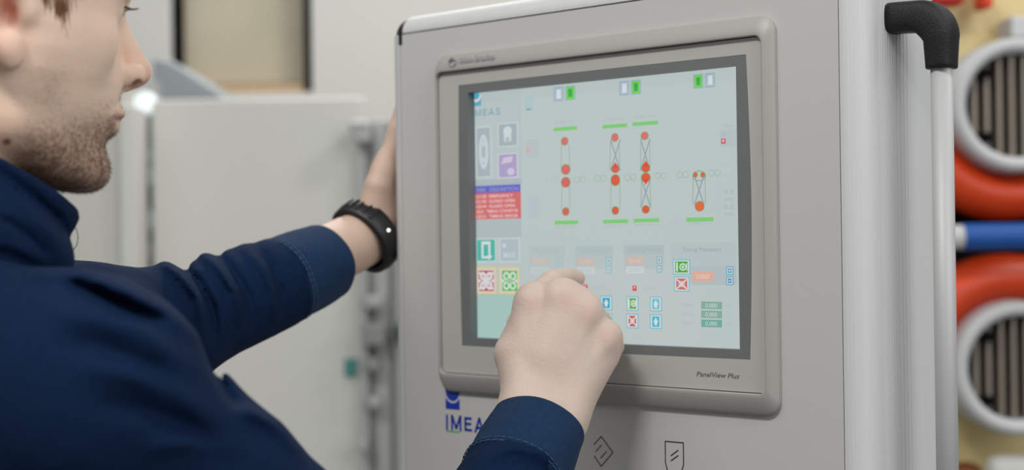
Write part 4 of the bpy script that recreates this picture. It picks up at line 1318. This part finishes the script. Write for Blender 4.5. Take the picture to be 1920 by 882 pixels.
# ---------------- eyes, lashes, brows
M['eye_white'] = mat('eye_white', (206, 204, 200), .15)
M['iris'] = mat('iris', (96, 110, 108), .2)
for sgn in (1, -1):
    c = from_head((74.5, 31 * sgn, 20.6)); bm = bmesh.new()
    bmesh.ops.create_uvsphere(bm, u_segments=24, v_segments=16, radius=.0122, matrix=Matrix.Translation(Vector(v2w(c[None])[0])))
    eye = obj('eye', bm, M['eye_white'], person, smooth=True)
    g = from_head((74.5 + 9.0, 31 * sgn, 19.4)); bm = bmesh.new()
    bmesh.ops.create_uvsphere(bm, u_segments=20, v_segments=12, radius=.0046, matrix=Matrix.Translation(Vector(v2w(g[None])[0])))
    obj('iris', bm, M['iris'], eye, smooth=True)
    bm = bmesh.new()
    for k in range(22):
        t = k / 21 * 2 - 1
        a = np.array([88.0 - 5 * t * t, 31 * sgn + 12 * t, 24 - 3.0 * t * t])
        b = a + np.array([4, 2.5 * t, -1.5]); c = a + np.array([8.5, 4 * t, -.5])
        tube(bm, [tuple(v2w(from_head(x)[None])[0]) for x in (a, b, c)], [.00022, .0002, .00005], 4)
    obj('eyelash', bm, M['hair'], person)
    bm = bmesh.new()
    for k in range(70):
        t = RNG.random() * 2 - 1
        a = np.array([99 - 9 * (t * .5 + .5) ** 2 + 1.5, sgn * (31 + 20 * t), 37 + 4 * (1 - t * t) + RNG.normal(0, 1.6)])
        b = a + np.array([1.2, sgn * 3, .5]); c = a + np.array([.2, sgn * 7, -.5])
        tube(bm, [tuple(v2w(from_head(x)[None])[0]) for x in (a, b, c)], [.0003, .0003, .0001], 4)
    obj('eyebrow', bm, M['hair'], person)

# ---------------- sweatshirt
M['navy'] = mat('navy_fleece', (14, 33, 61), 0.85, bump=0.5, bscale=1500, noise=0.10, nscale=260, spec=0.08)
M['navy_cuff'] = mat('navy_cuff_knit', (26, 49, 78), 0.85, bump=0.6, bscale=1300, noise=0.14, nscale=240, spec=0.1, sheen=0.03)
M['thread'] = mat('stitching', (52, 78, 112), 0.8)
def unit(v): return v / np.linalg.norm(v)
uR = unit(WR - ER); uL = unit(WL - ELB)
CR1 = WR - uR * 11 + np.array([2, 0, 0.]); CR0 = CR1 - uR * 56       # right cuff opening / seam
CL1 = WL - uL * 60 + np.array([0, 4.0, 0]); CL0 = CL1 - uL * 62       # left cuff
def screen(p):
    return np.stack([960 + p[:, 0] / p[:, 2] * FPX, 441 + p[:, 1] / p[:, 2] * FPX], 1)
# fold lines drawn on the cloth: (points in picture px at the cloth's depth, width px, height mm, depth window)
FOLDS = [
 # across the left sleeve
 ([(300, 488), (345, 520), (372, 560), (380, 610)], 11, 6.0, (1250, 1520)),
 ([(330, 492), (372, 530), (398, 580), (404, 640)], 12, -7.0, (1250, 1520)),
 ([(372, 470), (410, 500), (440, 545), (450, 600)], 12, 5.5, (1250, 1520)),
 ([(400, 470), (436, 510), (468, 560), (474, 612)], 10, -5.0, (1250, 1520)),
 ([(455, 462), (490, 500), (512, 550), (516, 595)], 9, 3.6, (1250, 1600)),
 ([(478, 458), (510, 498), (530, 548), (534, 590)], 8, -3.2, (1250, 1600)),
 ([(225, 520), (262, 532), (300, 565), (340, 600)], 9, 5.0, (1000, 1420)),
 ([(240, 545), (280, 560), (320, 598)], 8, -5.0, (1000, 1420)),
 # over the near shoulder and upper arm
 ([(120, 525), (180, 548), (240, 580), (300, 600)], 16, -8.0, (820, 1010)),
 ([(60, 512), (150, 520), (230, 545), (310, 585), (360, 630)], 16, 5.0, (820, 1010)),
 ([(100, 590), (190, 600), (280, 630), (350, 690)], 22, 4.5, (780, 1010)),
 ([(120, 640), (200, 655), (280, 690), (340, 745)], 20, -5.0, (780, 1010)),
 ([(150, 690), (240, 700), (330, 735), (400, 790)], 24, 5.0, (780, 1010)),
 ([(180, 760), (270, 768), (350, 800), (430, 860)], 24, -5.0, (780, 1010)),
 ([(385, 640), (400, 690), (425, 735), (450, 770)], 12, -5.0, (860, 1060)),
 ([(440, 770), (470, 772), (520, 800), (560, 850)], 14, 5.0, (860, 1060)),
 ([(280, 842), (360, 830), (440, 850)], 18, 4.0, (780, 1060)),
 # near forearm under the cuff
 ([(868, 900), (905, 860), (960, 838), (1020, 852), (1062, 886)], 12, 5.0, (1100, 1300)),
 ([(880, 930), (920, 892), (970, 872), (1030, 886), (1060, 915)], 9, -2.5, (1100, 1300)),
]
COLLAR_FOLDS = [
 # collar: a groove under the stand and the roll below it
 ([(-30, 305), (20, 335), (70, 375), (112, 412), (124, 440)], 9, -7.0, (940, 1160)),
 ([(-30, 340), (20, 366), (64, 402), (96, 436), (108, 462)], 13, 6.0, (940, 1160)),
 ([(-30, 400), (20, 418), (58, 445), (84, 478)], 9, -6.0, (940, 1160)),
 ([(-30, 452), (20, 462), (60, 480), (90, 496)], 9, 4.0, (900, 1160)),
]
def fold_disp(p, pr, lst=None):
    out = np.zeros(len(p))
    for pts, w_, h, (z0, z1) in (lst or FOLDS):
        if z0 >= 1250: h = h * 1.35
        pts = np.array(pts, float)
        lo = pts.min(0) - 3 * w_; hi = pts.max(0) + 3 * w_
        mk = (pr[:, 0] > lo[0]) & (pr[:, 0] < hi[0]) & (pr[:, 1] > lo[1]) & (pr[:, 1] < hi[1]) & (p[:, 2] > z0) & (p[:, 2] < z1)
        if not mk.any(): continue
        q = pr[mk]; w_ = w_ * .85; d2 = np.full(len(q), 1e9); along = np.zeros(len(q)); n = len(pts) - 1
        for i in range(n):
            a, b = pts[i], pts[i + 1]; ba = b - a; t = np.clip(((q - a) @ ba) / (ba @ ba), 0, 1)
            dd = ((q - a - t[:, None] * ba) ** 2).sum(1); sel = dd < d2; d2[sel] = dd[sel]; along[sel] = (i + t[sel]) / n
        out[mk] += h * np.exp(-d2 / (w_ * w_)) * np.sin(math.pi * np.clip(along * .9 + .05, 0, 1)) ** .7
    return out
sdir = unit(SR - SL)
CH = NB + np.array([-10, 150, 10.0])
# collar rings in the head frame
def collar_ring(F0, U0, af, ar, tilt, n=28):
    """closed ring round the neck: centre F0,U0, half axes af, ar, falling towards the front by tilt per mm"""
    out = []
    for k in range(n + 1):
        a = 2 * math.pi * k / n
        f_ = F0 + af * math.cos(a); out.append(from_head((f_, ar * math.sin(a), U0 - tilt * (f_ - F0))))
    return out
def collar_sheet(p):
    """thick soft stand-up collar: an elliptic cone round the neck, leaning forward"""
    q = to_head(p)
    F, R, U = q[:, 0], q[:, 1], q[:, 2]
    utop = -92 - .40 * F - .0006 * F * F               # rim height
    t = np.clip((utop - U) / 70.0, -0.2, 1.3)
    bmp = np.sin(np.clip((t - .30) * 4.6, 0, math.pi)) * (.45 + .55 * np.clip(np.abs(R) / 60, 0, 1)); cf = -4 - 26 * t; af = 70 - 4 * t + 12 * bmp; ar = 62 + 14 * t + 14 * bmp
    r = np.sqrt(((F - cf) / af) ** 2 + (R / ar) ** 2)
    sh = np.abs((r - 1) * np.minimum(af, ar) + 1.5 * t - fold_disp(p, screen(p), COLLAR_FOLDS)) - (4.8 + 2.4 * np.clip(t, 0, 1))
    f = smax(sh, U - utop, 4)
    f = smax(f, (utop - 95) - U, 6)
    return f * .8
def torso_only(p):
    f = cap(p, NB + np.array([-6, 30, 0]), SR, 52, 74)
    f = smin(f, cap(p, NB + np.array([-6, 30, 0]), SL + np.array([0, 10, 0]), 50, 66), 20)
    f = smin(f, cap(p, CH + sdir * 55, PEL + sdir * 60, 112, 115), 50)
    f = smin(f, cap(p, CH - sdir * 75, PEL - sdir * 60, 108, 115), 50)
    return f
def collar_field(p):
    return collar_sheet(p)
cl = local(collar_field, from_head((-5, 0, -125)), 190)
def shirt_field(p):
    f = torso_only(p)
    f = smin(f, cap(p, SR, ER, 73, 58), 18)
    f = smin(f, cap(p, SL, ELB, 62, 50), 18)
    f = smin(f, cap(p, ER, CR0, 55, 38.5), 16)
    f = smin(f, cap(p, ELB, CL0, 50, 42.5), 16)
    f = smin(f, cap(p, from_head((-78, 0, -178)), NB + np.array([-30, 60, 0]), 70, 95), 25)
    # neck opening, sleeve ends
    f = smax(f, -cap(p, from_head((-10, 0, -60)), NB + np.array([0, 20, 0]), 62, 60), 8)
    f = smin(f, cl(p), 7)
    f = np.where(((p - CR0) @ uR > -8) & (np.linalg.norm(p - CR0, axis=1) < 90), np.maximum(f, (p - CR0) @ uR), f)
    f = np.where(((p - CL0) @ uL > -8) & (np.linalg.norm(p - CL0, axis=1) < 90), np.maximum(f, (p - CL0) @ uL), f)
    f = smax(f, p[:, 1] - 560, 10)
    pr = screen(p)
    f = f - 1.35 * fold_disp(p, pr)
    f = f - 3.2 * (vnoise(p, 34, 11) - .5) - 1.4 * (vnoise(p, 15, 12) - .5)
    return f * .9
_t0 = _t.time()
Vs, Qs = surface_net(shirt_field, (-660, -150, 780), (60, 600, 1640), 3.0)
Vs = relax(Vs, Qs, 2, .5)
print('shirt', len(Vs), _t.time() - _t0)
shirt = link('sweatshirt', mesh_from('sweatshirt', Vs, Qs), M['navy'], person)

def cuff(name, a, b, ra, rb, rolls):
    u_ = unit(b - a); s_ = unit(np.cross(u_, [0, 1.0, 0.2])); t_ = np.cross(s_, u_)
    L = np.linalg.norm(b - a); rings = []
    prof = [(-.06, ra - 6), (-.05, ra - .5), (0, ra + .6), (.1, ra + .9)] + [(x, ra + (rb - ra) * x + 1.4 * math.sin(math.pi * x)) for x in (.2, .35, .5, .65, .8, .92)] + [(.985, rb + .4), (1.0, rb - .9), (.99, rb - 2.6), (.8, rb - 3.2), (.45, ra - 6)]
    n = 96
    for x, r in prof:
        rg = []
        for k in range(n):
            an = 2 * math.pi * k / n
            rr_ = r + .7 * math.sin(an * 3 + 1 + x * 2) + .4 * math.sin(an * 5 + x * 4)
            c = a + u_ * L * x + (s_ * math.cos(an) * 1.06 + t_ * math.sin(an) * .95) * rr_
            rg.append(c)
        rings.append(v2w(np.array(rg)))
    bm = bmesh.new(); loft(bm, rings, True, False)
    o = obj(name, bm, M['navy_cuff'], shirt, smooth=True)
    bm = bmesh.new()      # stitches around the seam
    for row, xx in ((0, -.02), (1, .045)):
        for k in range(0, 44):
            an = 2 * math.pi * k / 44; an2 = an + .095
            pp = [a + u_ * L * xx + (s_ * math.cos(z) * 1.06 + t_ * math.sin(z) * .95) * (ra + 1.3 + .7 * math.sin(z * 3 + 1 + xx * 2) + .4 * math.sin(z * 5 + xx * 4)) for z in (an, an2)]
            tube(bm, [tuple(x) for x in v2w(np.array(pp))], .0005, 5)
    s = obj('cuff_stitching', bm, M['thread'], shirt); s['kind'] = 'stuff'
    return o
cuff('cuff', CR0, CR1, 39.5, 36.2, 0)
cuff('cuff', CL0, CL1, 42, 38.5, 0)
# zip pull loop hanging from the collar front
bm = bmesh.new()
lp = [view(*q_) for q_ in ((139, 424, 1128), (144, 432, 1128), (146.5, 446, 1127), (144, 460, 1126), (137, 470, 1125), (127, 478, 1124), (121, 483, 1122))]
tube(bm, [tuple(x) for x in v2w(np.array(lp))], .00028, 6)
obj('thin_cord', bm, M['ink'], shirt)
bm = bmesh.new()
rg_ = [view(120 + 4.5 * math.cos(a), 480 + 6 * math.sin(a), 1121) for a in [2 * math.pi * k / 14 for k in range(15)]]
tube(bm, [tuple(x) for x in v2w(np.array(rg_))], .0006, 6, False)
obj('cord_eyelet', bm, M['black_plastic'], shirt)

# ---------------- trousers and shoes (below the frame, so that he stands on the floor)
GR_ = -CAM[2]
def leg_pts(s):
    hip = PEL + sdir * 85 * s + np.array([0, 30, 0]); fz = (CAM[2]) * 1000
    knee = hip + np.array([6, 430, 12]); ank = np.array([hip[0] - 4, fz - 85, hip[2] - 10])
    return hip, knee, ank
def trouser_field(p):
    f = cap(p, PEL + sdir * 60 + np.array([0, 0, 0]), PEL - sdir * 60, 112)
    for s in (1, -1):
        a, b, c = leg_pts(s); f = smin(f, smin(cap(p, a, b, 92, 66), cap(p, b, c, 66, 52), 15), 20)
        f = np.maximum(f, p[:, 1] - (CAM[2] * 1000 - 62))
    return f
Vt, Qt = surface_net(trouser_field, (-700, 380, 760), (-200, 1480, 1340), 9.0)
M['trouser'] = mat('dark_trousers', (34, 36, 42), .85, bump=.3, bscale=900)
link('trousers', mesh_from('trousers', Vt, Qt), M['trouser'], person)
toe = unit(np.array([math.cos(fa), 0, math.sin(fa)]))
for s in (1, -1):
    a, b, c = leg_pts(s); g0 = CAM[2] * 1000
    def shoe_field(p, c=c):
        f = cap(p, np.array([c[0], g0 - 44, c[2]]) - toe * 30, np.array([c[0], g0 - 36, c[2]]) + toe * 165, 46, 38)
        f = smin(f, cap(p, np.array([c[0], g0 - 50, c[2]]), np.array([c[0], g0 - 95, c[2]]), 46, 46), 15)
        return smax(f, p[:, 1] - (g0 - 2), 4)
    Vx, Qx = surface_net(shoe_field, (c[0] - 260, g0 - 180, c[2] - 260), (c[0] + 300, g0 + 30, c[2] + 300), 6.0)
    link('shoe', mesh_from('shoe', Vx, Qx), M['black_plastic'], person)

# ---------------- wristband on the left wrist
band_c = view(687, 443, 1586)
bu = unit(uL * .8 + np.array([.0, -.55, .0])); 
bu = unit(view(722, 420, 1600) - view(668, 462, 1570))
s_ = unit(np.cross(bu, [0, 0, 1.0])); t_ = np.cross(bu, s_)
wb = thing('wristband', 'black rubber fitness wristband with a tiny white light, on the far wrist', 'wristband', tuple(v2w(band_c[None])[0]))
def band_ring(off, r, wid=0, e=(1.12, 1.0)):
    return [band_c + bu * off + (s_ * math.cos(a) * e[0] + t_ * math.sin(a) * e[1]) * r for a in [2 * math.pi * k / 64 for k in range(64)]]
rings = [v2w(np.array(band_ring(o, r))) for o, r in ((-11, 28.2), (-12.5, 30.8), (-10, 33.4), (0, 34.6), (10, 33.4), (12.5, 30.8), (11, 28.2))]
bm = bmesh.new(); loft(bm, rings, True, False)
ks = [bm.verts[:]]
obj('strap', bm, M['band'], wb, smooth=True)
def band_pt(a, off, r): return band_c + bu * off + (s_ * math.cos(a) * 1.12 + t_ * math.sin(a)) * r
# which angles face the camera / the top
cand = [(2 * math.pi * k / 64) for k in range(64)]
def scr_of(a, off=0, r=34.6):
    q = band_pt(a, off, r); return 960 + q[0] / q[2] * FPX, 441 + q[1] / q[2] * FPX, q[2]
best = min(cand, key=lambda a: (abs(scr_of(a)[1] - 434) + max(0, scr_of(a)[2] - band_c[2]) * 2))
bm = bmesh.new(); q = band_pt(best, 0, 34.4)
bmesh.ops.create_icosphere(bm, subdivisions=2, radius=.0017, matrix=Matrix.Translation(Vector(v2w(q[None])[0])))
M['led'] = mat('white_led', (250, 250, 250), .3, emit=(255, 255, 255), es=1.6)
obj('indicator_light', bm, M['led'], wb, smooth=True)
for k in range(5):        # raised notches towards the top of the strap
    a0 = best + (1 if scr_of(best + .5)[1] < scr_of(best)[1] else -1) * (.55 + .24 * k)
    pts_ = [v2w(band_pt(a0, o, 34.6 - abs(o) * .08)[None])[0] for o in (-8, -3, 3, 8)]
    bm = bmesh.new(); tube(bm, [tuple(x) for x in pts_], .0013, 6); obj('strap_ridge', bm, M['band'], wb, smooth=True)
